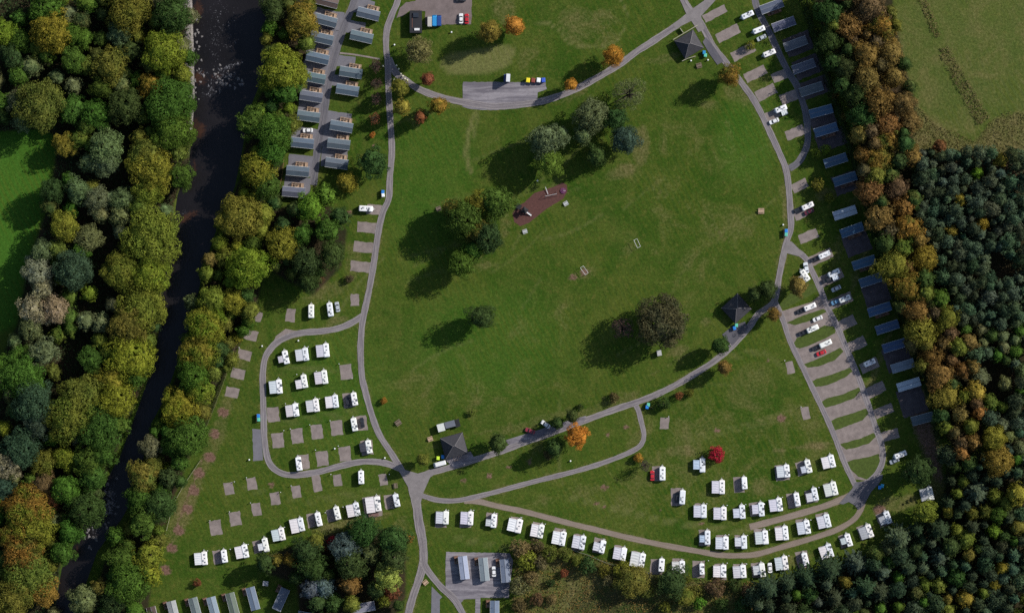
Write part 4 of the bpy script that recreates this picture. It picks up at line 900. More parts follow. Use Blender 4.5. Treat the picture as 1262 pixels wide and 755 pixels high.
for px, py, th, aw, lab in ((1016.2,313.9,115,'N','white caravan hitched behind a dark car, top bay of east loop'),(1029,338.5,115,'P','white caravan with short awning beside dark van on east bay'),(1041.3,368,113,'N','white caravan behind a blue car on east bay'),
        (998.3,377.9,113,'N','white caravan behind dark car on the top island bay'),(1001.6,404.9,114,'N','white caravan behind dark car on the second island bay'),(1017.5,423.3,114,'N','white caravan beside the red car on the third island bay'),
        (1072.2,446.6,114,'N','lone white caravan right of the east loop road'),(1110,560,112,'N','white caravan with dark car near the big dark green tree'),(995.5,253.9,115,'N','white caravan beside maroon car on the upper east road'),
        (963.5,136.5,112,'P','white caravan with awning above a white car on east road'),(989.5,341,35,'S','white caravan half hidden under the rust-orange tree'),
        (921.4,18.5,115,'N','bluish-white caravan topmost beside the shaded upper right road'),(935.4,36.8,112,'N','white caravan above a small silver car on upper right bay'),(948.2,65.4,112,'N','white caravan third down on the upper right bays')):
    caravan(px, py, th, aw, lab, E_, None, .92)
mh = caravan(450.7, 257, -93, 'N', 'white caravan on the top bay of the west road', 'caravans on the west road', None, 1.0)

# ---------------------------------------------------------------- cars
def make_car():
    root = empty('parked_car'); ol = rrect(1.78, 4.3, .45, 4)
    MB().loft(ol, [(.28,.95,.97),(.5,1,1),(.82,1,1),(.93,.96,.985),(.98,.88,.95)]).build('body', M_paint, root)
    MB().loft(rrect(1.55, 2.55, .3, 3), [(.96,1,1,0,-.25),(1.38,.82,.70,0,-.28)]).build('window', M_glass, root)
    MB().loft(rrect(1.3, 1.6, .3, 3), [(1.375,1,1,0,-.3),(1.44,.97,.97,0,-.3),(1.47,.8,.85,0,-.3)]).build('roof', M_paint, root)
    for sx in (-1, 1):
        MB().box((sx*.62, 2.08, .68), (.36, .12, .16)).build('headlight', M_metal, root)
        for sy in (-1, 1): MB().tube((sx*.72, sy*1.32, .32), (sx*.92, sy*1.32, .32), .32, .32, 14).build('wheel', M_rubber, root)
    return root
CAR = make_car(); first = [True]
def car(px, py, th, col, label, k=1.0, lz=1.0, group='parked cars'):
    if first[0]: o = CAR; first[0] = False
    else: o = copy_tree(CAR)
    x, y = P(px, py); o.location = (x, y, .055); o.rotation_euler = (0, 0, R(th)); o.scale = (1.04*k, 1.04*k, lz)
    for ch in o.children:
        if ch.name.split('.')[0] in ('body', 'roof'): ch.color = (*col, 1)
    tag(o, label, 'car', group); return o
cW, cS, cD, cB, cR = (.72,.72,.72), (.40,.43,.46), (.025,.026,.032), (.03,.12,.30), (.45,.02,.03)
for a in ((415.9,378,10,cS,'silver car parked beside the caravan north of looped road'),(428.3,494.8,8,cD,'dark car left of a caravan in the third loop row'),(446.5,520.4,8,cD,'dark car right of a caravan inside the loop'),
          (803.7,585.5,0,cR,'red car left of the long white caravan in middle field'),(834.5,612.6,-2,cD,'dark car on the pad left of a middle-field caravan'),(948.7,699,4,cW,'white car standing between two caravans of the lower row'),
          (1004.3,318.8,115,cD,'dark car in front of the top east-bay caravan'),(1019.8,344.6,115,cD,'dark van-like car in front of the awninged east caravan',1.08,1.2),(1030.3,355.4,115,cS,'silver car between two caravan bays on the east loop'),
          (1029.9,371.7,113,(.10,.22,.36),'blue car in front of an east-bay caravan'),(987.5,382.5,113,cD,'dark car below the rust-orange tree on first island bay'),(1007.5,392.5,112,cW,'white car with dark glass between first and second island bays'),
          (989.7,409.6,113,cD,'dark car ahead of the second island-bay caravan'),(1006,428,113,cD,'black car ahead of the third island-bay caravan'),(1012,434.5,112,cR,'red car on the third island bay'),(993.2,330,10,(.62,.66,.7),'white pickup-like car on the east loop road',1.1,1.2),
          (1102,567.5,112,(.28,.31,.36),'grey car ahead of the caravan near the dark green tree'),(997,260.8,115,(.10,.02,.035),'maroon car below a caravan on the upper east road'),(984.3,258,115,cD,'black car ahead of a caravan on the upper east road'),
          (938.3,46.9,115,cS,'small silver car below the second upper right caravan'),(953.8,149.5,112,cW,'white car below a caravan on the upper east road'),(653.3,530.5,70,(.22,.03,.045),'dark red car on the lay-by above the road'),
          (672.3,522.5,55,cW,'white car on the lay-by beside dark roadside trees'),(568.2,23.2,0,cW,'white car parked next to red car in top car park'),(575.2,23.6,0,cR,'red car at the corner of the top car park'),(568,0,90,cD,'black car at the top edge of the car park'),
          (379.5,160.8,92,cW,'white car on hardstanding between two lodges'),(608.7,703.5,0,cW,'white van-like car between two south yard statics',1.02,1.2)):
    car(*a)
# vans: taller, one box body with sloped nose
def van(px, py, th, col, label, l_=5.2, name='parked_van'):
    root = empty(name, (*P(px, py), .055), R(th))
    b = MB().loft(rrect(2.0, l_, .3, 3), [(.3,.96,.98),(.6,1,1),(1.3,1,1),(2.0,.95,.86,0,-.25),(2.15,.85,.78,0,-.3)]).build('body', M_paint, root); b.color = (*col, 1)
    MB().box((0, l_*.5-.42, 1.62), (1.55, .05, .75), rx=R(-52)).build('windscreen', M_glass, root)
    for sx in (-1, 1):
        MB().box((sx*.72, l_/2-.03, .75), (.35, .1, .2)).build('headlight', M_metal, root)
        for sy in (-1, 1): MB().tube((sx*.84, sy*l_*.31, .36), (sx*1.04, sy*l_*.31, .36), .36, .36, 14).build('wheel', M_rubber, root)
    return tag(root, label, 'van', 'parked vans')
van(542, 571, 105, cW, 'white van parked below the middle hipped roof', 5.6)
van(529.5, 27, 0, (.45,.42,.38), 'beige van beside the black flat building', 4.9)
van(535.5, 26, 0, (.03,.25,.55), 'bright blue van between beige and dark blue vans', 5.1)
van(541.2, 26, 0, (.02,.06,.22), 'dark blue van right of the bright blue one', 4.9)

# ---------------------------------------------------------------- static caravans and lodges
def pitched(m, L, W, z0, z1, ov=.15):
    l, w_ = L/2 + ov, W/2 + ov
    m.add([(-l,-w_,z0),(l,-w_,z0),(l,w_,z0),(-l,w_,z0),(-l,0,z1),(l,0,z1),(-l,-w_,z0-.12),(l,-w_,z0-.12),(l,w_,z0-.12),(-l,w_,z0-.12)],
          [(0,1,5,4),(2,3,4,5),(0,4,3,9,6),(1,7,8,2,5),(0,6,7,1),(3,2,8,9),(6,9,8,7)]); return m
def make_static(name, L, W, deck=None, hz=2.6, up=0.0):
    root = empty(name)
    MB().box((0, 0, .4 + hz/2 - .2), (L, W, hz)).build('wall', M_awn_wall, root)
    pitched(MB(), L, W, hz + .25, hz + .75 + up).build('roof', M_roof, root)
    m = MB()
    for k in range(int(L / 1.9)):
        x = -L/2 + 1 + k * 1.9
        for s_ in (-1, 1): m.box((x, s_*W*.27, hz + .525 + .02), (.035, W*.54, .03), rx=R(-s_*13.5)) if 0 else None
    MB().box((0, 0, hz + .77 + up), (L + .32, .16, .07)).build('ridge_cap', plain('ridge_metal', (.16,.17,.19), .6, .1), root)
    for s_ in (-1, 1): MB().box((0, s_*(W/2 + .2), hz + .17), (L + .3, .1, .1)).build('gutter', M_gut, root)
    MB().tube((L*.22, W*.22, hz + .3), (L*.22, W*.22, hz + 1.0), .09, .09, 8).build('flue', M_metal, root)
    for x in (-L*.36, -L*.12, L*.14, L*.36):
        for s_ in (-1, 1):
            if s_ == 1 and x == L*.14: continue
            MB().box((x, s_*(W/2 + .01), 1.65), (1.2, .06, .8)).build('window', M_glass, root)
    for s_ in (-1, 1): MB().box((s_*(L/2 + .01), 0, 1.6), (.06, W*.6, 1.1)).build('window', M_glass, root)
    MB().box((L*.14, W/2 + .02, 1.35), (.85, .06, 1.95)).build('door', M_gut, root)
    if deck:
        x0_, x1_, dw, side, mat = deck; cx = (x0_ + x1_) / 2
        d = MB(); nb = int(dw / .3)
        for i in range(nb): d.box((cx, side*(W/2 + .25 + dw*(i + .5)/nb), .5), (x1_ - x0_, dw/nb - .03, .1))
        dk = d.build('deck', mat, root)
        r_ = MB(); y1_ = side*(W/2 + .25 + dw)
        for zz in (.85, 1.15, 1.45):
            r_.box((cx, y1_, zz), (x1_ - x0_, .09, .09))
            for x in (x0_, x1_): r_.box((x, side*(W/2 + .25 + dw/2), zz), (.09, dw, .09))
        for i in range(5): r_.box((x0_ + (x1_-x0_)*i/4, y1_, .75), (.12, .12, 1.5))
        r_.build('railing', mat, dk)
        f = MB(); f.tube((cx - 1, side*(W/2+.25+dw/2), .55), (cx - 1, side*(W/2+.25+dw/2), 1.25), .05, .05); f.tube((cx - 1, side*(W/2+.25+dw/2), 1.25), (cx - 1, side*(W/2+.25+dw/2), 1.3), .55, .55, 12)
        for a in (0, 2.1, 4.2): f.box((cx - 1 + math.cos(a)*.9, side*(W/2+.25+dw/2) + math.sin(a)*.75, .8), (.42, .42, .5), rz=a)
        f.build('deck_furniture', M_wood_d, dk)
        MB().box((x1_ - .7, side*(W/2+.25+dw/2), .9), (.9, dw*.8, .7)).build('storage_box', mat, dk)
    return root
M_awn_wall = plain('cladding_cream', (.40, .38, .33), .7, .08); M_gut = plain('white_trim', (.66, .66, .66), .4, .05)
LODGE = make_static('holiday_lodge', 9.8, 3.9, (-1.2, 4.0, 2.0, 1, M_wood), 3.1, .45); STAT = make_static('static_caravan', 10.2, 3.5, (-2.6, 3.6, 1.5, -1, plain('brown_deck', (.22,.12,.08), .85, .3)))
SOUTH = make_static('static_caravan', 10.0, 3.6, (2.0, 5.4, 1.7, 1, plain('brown_deck', (.22,.12,.08))))
used = set()
def place(proto, px, py, th, col, label, cat, group, deck=True, k=1.0):
    if proto.name not in used: o = proto; used.add(proto.name)
    else: o = copy_tree(proto, skip=() if deck else ('deck',))
    x, y = P(px, py, 2.8); o.location = (x, y, .045); o.rotation_euler = (0, 0, R(th)); o.scale = (k, 1, 1)
    for ch in o.children:
        if ch.name.startswith('roof') : ch.color = (*[c * random.uniform(.9, 1.1) for c in col], 1)
    tag(o, label, cat, group); return o
LC = (.095, .120, .155)
col1 = [(401.5,25.5,-15),(397,47.5,-13),(391.5,71.5,-13),(387.3,96,-11),(383.6,119,-9),(380.3,143.5,-8),(372.8,176.3,-6),(367,211,-5),(362,236.7,-5)]
for i, (x, y, a) in enumerate(col1): place(LODGE, x, y, a, LC, f'blue-grey roofed lodge with wooden deck, left of lane, {ordn(i)} from top', 'lodge', 'lodges left of the lane')
col2 = [(454,17.4,-14),(445.7,45.5,-13),(432.5,89.6,-9),(428.3,111.2,-9),(420.9,156,-10),(417.5,177.5,-7),(415,201.5,-8)]
for i, (x, y, a) in enumerate(col2): place(LODGE, x, y, a, LC, f'blue-grey roofed lodge with wooden deck, right of lane, {ordn(i)} from top', 'lodge', 'lodges right of the lane')
place(LODGE, 403, 2, -14, (.12,.085,.08), 'brown roofed lodge cut by the top edge, left of the lane', 'lodge', 'lodges left of the lane')
BLU = (.05,.10,.175); DUL = (.10,.105,.135)
east = [(951,8,20,DUL,'dull grey'),(966,30,20,DUL,'dull grey'),(980.5,54,20,DUL,'dull grey'),(990.5,82,20,DUL,'dull grey'),(1000,110,18,DUL,'dull grey'),(1011.8,137.3,15,BLU,'blue'),(1018,160,17,BLU,'blue'),(1029.8,197.7,18,BLU,'blue'),(1041.4,220.6,18,BLU,'blue'),(1041.3,262.2,18,(.42,.46,.50),'pale grey'),(1050,283.5,20,BLU,'blue'),
        (1064.8,323.5,18,BLU,'blue'),(1073.5,345,18,BLU,'blue'),(1084,381,18,BLU,'blue'),(1093.5,403,18,BLU,'blue'),(1102,425.7,17,BLU,'blue'),(1112.6,450.6,17,(.2,.24,.3),'pale blue streaked'),(1120,473.6,17,(.5,.52,.55),'whitish'),(1137.8,515.5,15,(.10,.12,.15),'slate grey')]
for i, (x, y, a, c, wd) in enumerate(east):
    place(STAT, x, y, a, c, f'{wd} roofed static caravan along the east hedge, {ordn(i)} from top', 'static caravan', 'static caravans along the east hedge', deck=i in (6, 8, 10, 11, 13, 0), k=1.0)
sy = [(571.6,699,97+180,(.30,.36,.43),'pale blue-grey roofed static in the south yard, leftmost of three'),(596.5,701,96+180,(.20,.24,.30),'grey-blue roofed static in the south yard, middle of three'),(622.6,702.8,95+180,(.16,.20,.27),'darker blue roofed static in the south yard, rightmost of three'),(609.6,754,90,(.14,.20,.28),'blue roofed static at the bottom edge below south yard')]
for x, y, a, c, l in sy: place(SOUTH, x, y, a - 180 if a > 180 else a, c, l, 'static caravan', 'statics around the south yard')
for x, y, a, c, l in ((214,754,104,(.30,.30,.31),'light grey roofed static, leftmost in the bottom left row'),(240.8,750,105,(.13,.16,.16),'green-grey roofed static, second in the bottom left row'),(263.3,749,105,(.22,.25,.32),'blue-grey roofed static, third in the bottom left row'),
                      (286.5,744,105,(.12,.14,.125),'green-grey roofed static with large deck, fourth in bottom left row'),(311.7,737,105,(.13,.16,.24),'navy roofed static, fifth in the bottom left row'),(346.3,738,66,(.12,.13,.19),'dark roofed static tilted the other way, right of bottom row')):
    place(SOUTH, x, y, a, c, l, 'static caravan', 'statics in the bottom left row', deck=True)
place(SOUTH, 381, 760, 170, (.3,.32,.36), 'grey roofed static cut by the bottom edge under dark trees', 'static caravan', 'statics by the south copse', deck=False)
place(SOUTH, 188, 757, 104, (.07,.04,.035), 'brown roofed cabin cut by the bottom left edge', 'cabin', 'statics in the bottom left row', deck=False, k=.7)
place(SOUTH, 448, 748, 10, (.22,.23,.26), 'grey roofed building under trees at the bottom edge', 'building', 'statics by the south copse', deck=False)

# ---------------------------------------------------------------- toilet blocks with hipped slate roofs
def block(px, py, th, label, L=9.6, W=9.2):
    root = empty('toilet_block', (*P(px, py, 4), .05), R(th))
    MB().box((0, 0, 1.35), (L - 1.2, W - 1.2, 2.7)).build('wall', M_wall, root)
    l, w_ = L/2, W/2; rl = .35
    rf = MB().add([(-l,-w_,2.6),(l,-w_,2.6),(l,w_,2.6),(-l,w_,2.6),(-rl,0,6.2),(rl,0,6.2),(-l,-w_,2.45),(l,-w_,2.45),(l,w_,2.45),(-l,w_,2.45)],
             [(0,1,5,4),(1,2,5),(2,3,4,5),(3,0,4),(0,6,7,1),(1,7,8,2),(2,8,9,3),(3,9,6,0),(6,9,8,7)]).build('roof', M_slate, root)
    m = MB()
    for a, b in (((-l,-w_,2.62),(-rl,0,6.22)),((l,-w_,2.62),(rl,0,6.22)),((l,w_,2.62),(rl,0,6.22)),((-l,w_,2.62),(-rl,0,6.22)),((-rl,0,6.22),(rl,0,6.22))): m.tube(a, b, .13, .13, 6)
    m.build('ridge', M_ridge, rf)
    g = MB()
    for a in (((0,-w_-.07,2.5),(L+.2,.13,.13)),((0,w_+.07,2.5),(L+.2,.13,.13))): g.box(*a)
    for a in (((-l-.07,0,2.5),(.13,W,.13)),((l+.07,0,2.5),(.13,W,.13))): g.box(*a)
    g.build('gutter', M_black, rf)
    for x in (-2.4, 2.4): MB().box((x, -W/2 + .58, 1.1), (1.0, .08, 2.1)).build('door', M_wood_d, root)
    for x in (-2.6, 0, 2.6): MB().box((x, W/2 - .58, 1.9), (.9, .08, .6)).build('window', M_glass, root)
    for y in (-2, 2): MB().box((L/2 - .58, y, 1.9), (.08, .9, .6)).build('window', M_glass, root)
    return tag(root, label, 'building', 'toilet blocks with hipped roofs')
block(849.4, 54.5, 31, 'slate hipped-roof toilet block beside the upper road junction')
block(559.5, 549, 15, 'slate hipped-roof toilet block above the central junction', 10.2, 9.4)
block(907.8, 380, 42, 'slate hipped-roof toilet block on the right side of the lawn')
def post_fence(name, pts, ht, label, step=1.9, rails=2, mat=None, boards=False, cat='fence'):
    q = PL(pts); p0 = q[0]; root = empty(name, (*p0, 0)); mat = mat or M_wood_d; r_ = MB(); pm = MB().box((0, 0, ht/2), (.12, .12, ht)).mesh('post', mat)
    for a, b in zip(q, q[1:]):
        L = math.dist(a, b); th = math.atan2(b[1]-a[1], b[0]-a[0]); c = ((a[0]+b[0])/2 - p0[0], (a[1]+b[1])/2 - p0[1])
        if boards: r_.box((*c, ht*.55), (L, .22, ht*.85), rz=th)
        else:
            for k in range(rails): r_.box((*c, ht*(.45 + .45*k)), (L, .06, .12), rz=th)
        n = max(1, int(L / step))
        for i in range(n):
            o = link('post', pm, root); o.location = (a[0] + (b[0]-a[0])*i/n - p0[0], a[1] + (b[1]-a[1])*i/n - p0[1], 0); o.rotation_euler.z = th
    r_.build('panel' if boards else 'rail', mat, root)
    return tag(root, label, cat)
M_fence = plain('pale_fence_boards', (.42,.39,.29), .85, .2, 1)
post_fence('board_fence', Z(820,20,10.79,[(100,318),(425,125)]), 1.8, 'pale board fence along the upper side of the top hipped roof', mat=M_fence, boards=True)
post_fence('board_fence', Z(820,20,10.79,[(195,165),(238,225)]), 1.6, 'short pale board fence stub pointing at the upper road', mat=M_fence, boards=True)
post_fence('board_fence', Z(820,20,10.79,[(220,600),(300,565),(400,535)]), 1.6, 'pale board fence below the top hipped roof', mat=M_fence, boards=True)
post_fence('rail_fence', [(306,378),(288,432),(278,465),(265,500),(248,541)], 1.1, 'wooden rail fence between left pitches and the east bank trees', 2.4)
post_fence('rail_fence', [(247,567),(227,597),(214,620),(204,658),(197,680)], 1.1, 'lower wooden rail fence beside the brown worn pitches', 2.4, mat=M_fence)
post_fence('rail_fence', [(352,178),(348,215),(342,245)], 1.1, 'short wooden rail fence between lodges and the east bank', 2.4, mat=plain('orange_timber', (.36,.20,.10), .8, .2))
post_fence('wire_fence', [(702,676),(724,683),(745,692),(760,697),(790,702),(800,706)], 1.0, 'thin pale fence behind the lower caravan row', 3.0, mat=M_metal)
# pergola frame and tanks around the middle block
root = empty('timber_pergola', (*P(567, 562), 0), R(15))
m = MB()
for x in (-3, 3):
    for y in (-1.1, 1.1): m.box((x, y, 1.2), (.14, .14, 2.4))
m.build('post', M_wood_d, root); m = MB()
for i in range(9): m.box((-3 + i*.75, 0, 2.5), (.08, 2.7, .12))
for y in (-1.1, 1.1): m.box((0, y, 2.4), (6.4, .1, .14))
m.build('beam', M_wood_d, root); tag(root, 'timber pergola frame on the road side of the middle hipped roof', 'pergola')
def hut(name, px, py, w_, l_, h, th, wall, roofc, label, cat, roof_t=.18, extra=None):
    root = empty(name, (*P(px, py, h), .05), R(th))
    b = MB().box((0, 0, h/2), (w_, l_, h)).build('wall', M_paint if 0 else M_roof, root); b.color = (*wall, 1)
    r = MB().box((0, 0, h + roof_t/2 + .002), (w_ + .2, l_ + .2, roof_t), ry=R(2)).build('roof', M_roof, root); r.color = (*roofc, 1)
    MB().box((0, -l_/2 - .02, h*.42), (w_*.35, .06, h*.8)).build('door', M_wood_d, root)
    MB().box((w_/2 + .02, 0, h*.65), (.06, l_*.35, h*.25)).build('window', M_glass, root)
    if extra: extra(root)
    return tag(root, label, cat)
hut('storage_box', 543.5, 526.5, 3.0, 3.2, 2.4, 15, (.5,.5,.48), (.55,.57,.54), 'pale square tank hut above the middle hipped roof', 'hut')
hut('storage_box', 554.5, 522.5, 4.4, 2.6, 2.2, 15, (.1,.1,.12), (.12,.13,.16), 'dark grey flat box right of the pale tank hut', 'hut')
hut('storage_box', 563.5, 521, 2.0, 3.2, 1.8, 15, (.02,.02,.022), (.018,.018,.02), 'black box at the right end of the hut row', 'hut')
hut('kiosk', 626.3, 96, 1.5, 3.3, 4.6, -3, (.03,.06,.20), (.62,.64,.66), 'tall narrow kiosk with white roof by the tarmac yard', 'kiosk',
    extra=lambda r: setattr(MB().loft([(-1.9,-1.55),(-.76,-1.55),(-.76,1.55),(-1.9,1.55)], [(0,1,1),(3.6,1,1)]).build('navy_side', M_roof, r), 'color', (.035,.06,.17,1)))  # navy block built out to show the kiosk side wall from above
def club(r):
    MB().box((0, 2.9, 3.35), (2.4, 2.0, .9)).build('skylight', M_glass, r)
    MB().box((.5, -3.4, 3.35), (2.3, 1.0, .5)).build('white_unit', M_gut, r)
    MB().box((-1.6, .2, 3.2), (.25, 5.6, .14)).build('duct', plain('rusty_duct', (.14,.06,.04)), r)
hut('flat_roof_building', 512.5, 27, 5.2, 9.6, 3.0, 0, (.025,.025,.028), (.022,.022,.026), 'black flat-roofed building left of the parked vans', 'building', extra=club)
hut('garden_shed', 327.3, 718.4, 2.2, 1.9, 2.1, -5, (.16,.15,.15), (.26,.27,.29), 'small grey shed on grass above the bottom left statics', 'shed')
hut('garden_shed', 812.5, 434.8, 1.8, 2.2, 2.0, 10, (.12,.11,.10), (.38,.38,.37), 'small grey hut below the huge dark lawn tree', 'shed')
hut('wooden_deck_hut', 460.5, 634, 4.2, 1.4, .6, 10, (.16,.09,.08), (.17,.10,.09), 'low brown step deck below the big-awning caravan', 'deck')

# ---------------------------------------------------------------- site furniture
def bin_(px, py, col, label, th=0, k=1.0):
    root = empty('recycling_bin', (*P(px, py), .03), R(th)); root.scale = (k, k, k)
    ol = rrect(1.15, 1.35, .12, 2)
    b = MB().loft(ol, [(.18,.82,.85),(1.2,1,1)]).build('body', M_plastic, root); b.color = (*col, 1)
    l = MB().loft(ol, [(1.205,1.05,1.05),(1.33,1.04,1.04),(1.45,.8,.85)]).build('lid', M_plastic, root); l.color = (*[min(1, c*1.15) for c in col], 1)
    for sx in (-1, 1): MB().tube((sx*.42, .45, .1), (sx*.50, .45, .1), .1, .1, 8).build('wheel', M_rubber, root)
    MB().tube((-.4, -.74, 1.15), (.4, -.74, 1.15), .03, .03, 6).build('handle', M_black, root)
    return tag(root, label, 'bin', 'recycling bins')
bl, gn, ye, wh = (.02,.17,.50), (.10,.42,.30), (.70,.58,.03), (.7,.72,.72)
for px, py, c, lab in ((471.8,236.6,bl,'blue recycling bin behind the timber screen on the west road'),(472.2,240.6,wh,'white lidded bin below the blue one on the west road'),(318.6,512,bl,'blue bin left of the looped road'),(318.9,516.6,gn,'green bin below the blue bin left of the looped road'),
        (968.6,284.5,bl,'blue bin at the right edge of the lawn by the road'),(968.4,289,gn,'green bin below the blue one at the right lawn edge'),(797.2,501.2,bl,'blue bin at the fork of the curving road'),(798.8,498.4,gn,'green bin beside the blue one at the curving road fork'),
        (1083.8,600,bl,'blue bin in the shade by the southeast junction'),(1087,598,(.04,.28,.45),'turquoise bin in the shade by the southeast junction'),(867.4,65,(.02,.2,.42),'blue bin below the top hipped roof'),(869,68.5,gn,'green bin below the top hipped roof'),
        (545.8,562.3,bl,'blue bin at the lower left of the middle hipped roof'),(539.8,564,(.5,.7,.05),'lime yellow bin beside the white van'),(904.8,404.2,bl,'blue bin below the right hipped roof'),(907.2,400.6,gn,'green bin below the right hipped roof'),
        (650.6,99.3,ye,'yellow bank in the colourful line above the tarmac yard'),(663.6,99.2,wh,'white bank in the colourful line above the tarmac yard'),(669.6,99.2,(.04,.09,.45),'blue bank at the right end of the colourful line'),(657,99.4,(.2,.05,.04),'dark red bank in the middle of the colourful line')):
    bin_(px, py, c, lab, random.uniform(-10, 10), 1.45 if 640 < px < 680 else 1.15)
for px, py, th, lab in ((470.2,239.2,0,'dark timber screen beside the west road bins'),(316.4,514.5,0,'dark timber screen beside the looped road bins'),(966,287.5,0,'dark timber screen beside the right lawn edge bins'),(800.5,501,60,'dark timber screen beside the fork bins')):
    root = empty('timber_screen', (*P(px, py), 0), R(th))
    MB().box((0, 0, .9), (.08, 3.4, 1.4)).build('panel', M_wood_d, root); MB().box((.75, 1.74, .9), (1.5, .08, 1.4)).build('panel', M_wood_d, root)
    for y in (-1.7, 0, 1.7): MB().box((-.1, y, .9), (.12, .12, 1.8)).build('post', M_wood_d, root)
    tag(root, lab, 'screen', 'bin screens')
def picnic(px, py, th, mat, label, k=1.0):
    root = empty('picnic_table', (*P(px, py), 0), R(th)); root.scale = (k, k, k)
    MB().box((0, 0, .74), (1.9, .8, .05)).build('tabletop', mat, root)
    for s_ in (-1, 1): MB().box((0, s_*.72, .44), (1.9, .28, .05)).build('seat', mat, root)
    for x in (-.65, .65):
        m = MB(); m.box((x, 0, .40), (.07, 1.5, .08)); m.box((x, .35, .36), (.07, .09, .8), rx=R(22)); m.box((x, -.35, .36), (.07, .09, .8), rx=R(-22)); m.build('leg', mat, root)
    return tag(root, label, 'picnic table', 'picnic tables')
picnic(490.8, 520.6, 35, M_wood_d, 'brown picnic table on the lawn right of the west road', 1.4)
picnic(938, 260, 0, M_wood, 'picnic table on the right side of the large lawn', 1.4)
picnic(487.2, 598, -80, M_wood_d, 'dark picnic table left of the central junction', 1.2)
picnic(861.5, 81, 15, M_wood_d, 'picnic table below the top hipped roof', 1.3)
picnic(697.3, 250.8, 30, M_gut0, 'pale picnic table right of the play area', 1.1)
picnic(647, 285.2, 20, M_gut0, 'pale picnic table below the play area', 1.1)
picnic(540.6, 257.2, 20, M_wood_d, 'dark picnic table left of the lawn clump', 1.2)
picnic(530.3, 540.5, 20, M_wood, 'pale table left of the middle hipped roof', 1.2)
picnic(524.5, 717, 40, M_wood, 'pale table on the grass triangle of the south road fork', 1.2)
# football goals
def goal(px, py, th, label, w_=3.8):
    root = empty('football_goal', (*P(px, py), 0), R(th))
    for x in (-w_/2, w_/2): MB().tube((x, 0, 0), (x, 0, 2), .07, .07, 8).build('post', M_gut, root)
    MB().tube((-w_/2, 0, 2), (w_/2, 0, 2), .07, .07, 8).build('crossbar', M_gut, root)
    m = MB(); m.tube((-w_/2, 1.6, .06), (w_/2, 1.6, .06), .06, .06, 8)
    for x in (-w_/2, w_/2): m.tube((x, 0, .06), (x, 1.6, .06), .05, .05); m.tube((x, 0, 2), (x, 1.6, .06), .04, .04)
    m.build('frame', M_gut, root)
    return tag(root, label, 'goal', 'football goals on the lawn')
goal(718.2, 334.4, -55, 'white football goal on the lawn, lower left one'); goal(783.2, 300.8, -65, 'white football goal on the lawn, upper right one')
# bollards and water taps
def post(px, py, h, r, label, group, name='white_bollard', col=(.72,.70,.5)):
    root = empty(name, (*P(px, py), 0))
    b = MB().tube((0,0,0), (0,0,h*.85), r, r, 10).build('shaft', M_plastic, root); b.color = (*col, 1)
    c = MB().tube((0,0,h*.85), (0,0,h), r*1.25, r*.9, 10).build('cap', M_plastic, root); c.color = (*col, 1)
    return tag(root, label, 'bollard', group)
for i, (x, y) in enumerate([(488.7,81),(491.5,85.2),(494,91),(496.5,94),(499,97.3),(502,99),(472.2,81.6),(485.6,98.5)]):
    post(x, y, 1.0, .32, ('short pale bollard in the line along the road fork, ' + ordn(i) + ' from top') if i < 6 else ('lone pale bollard left of the west road fork' if i == 6 else 'lone pale bollard at the tree in the road fork'), 'bollards at the road fork')
for x, y, l in ((323.2,426.2,'white water point left of the loop road, upper one'),(307.3,566,'white water point left of the loop road, lower one'),(412.6,552.3,'white water point between empty loop pitches'),(474.3,563.8,'white water point where the loop road rejoins'),(367.8,419.5,'white water point above the top loop row'),
                (486.2,55.5,'white water point right of the west road by the straw tree'),(556.5,40,'white water point below the top car park'),(872.4,74.2,'white post near the top hipped roof'),(851.5,75,'white post below the fence of the top hipped roof'),(965,277,'white water point above the right lawn edge bins'),
                (662.4,222.7,'pale post on the path above the play area'),(941.5,620.5,'white water point between middle caravans'),(703,567.5,'white water point between the two curving roads')):
    post(x, y, 1.1, .30, l, 'water points', 'water_point', (.8,.8,.8))
# play area
root = empty('play_tower', (*P(646.5, 259.5), .03), R(-35))
for x in (-1, 1):
    for y in (-1, 1): MB().box((x, y, 1.5), (.14, .14, 3)).build('post', M_wood_d, root)
MB().box((0, 0, 1.3), (2.1, 2.1, .1)).build('deck', M_wood_d, root)
MB().add([(-1.3,-1.3,2.9),(1.3,-1.3,2.9),(1.3,1.3,2.9),(-1.3,1.3,2.9),(0,0,3.9)], [(0,1,4),(1,2,4),(2,3,4),(3,0,4),(3,2,1,0)]).build('roof', M_black, root)
MB().box((-3.2, 0, 1.0), (2.4, 2.2, .12)).build('net_bridge', M_black, root)
s_ = MB(); s_.box((2.4, 0, .75), (2.9, .55, .06), ry=R(28))
for y in (-.3, .3): s_.box((2.4, y, .87), (2.9, .05, .25), ry=R(28))
s_.build('slide', M_gut, root)
tag(root, 'black-roofed play tower with pale slide on the red bark area', 'play tower')
root = empty('swing_frame', (*P(679, 240.5), .03), R(12))
for x in (-2.6, 2.6):
    for y in (-1, 1): MB().tube((x, y, 0), (x, 0, 2.4), .06, .06).build('leg', M_metal, root)
MB().tube((-2.6, 0, 2.4), (2.6, 0, 2.4), .07, .07).build('crossbar', M_gut, root)
for x in (-1.6, -.6, .8, 1.8):
    c_ = MB(); c_.tube((x-.2, 0, 2.4), (x-.2, 0, .5), .015, .015, 4); c_.tube((x+.2, 0, 2.4), (x+.2, 0, .5), .015, .015, 4); c_.box((x, 0, .48), (.5, .2, .04)); c_.build('swing_seat', M_rubber, root)
tag(root, 'metal swing frame at the upper right of the bark area', 'swings')
root = empty('seesaw', (*P(673.8, 235), .03), R(-70))
MB().box((0, 0, .6), (3.4, .22, .1), ry=R(6)).build('plank', M_gut, root); MB().box((0, 0, .28), (.3, .4, .56)).build('base', M_metal, root)
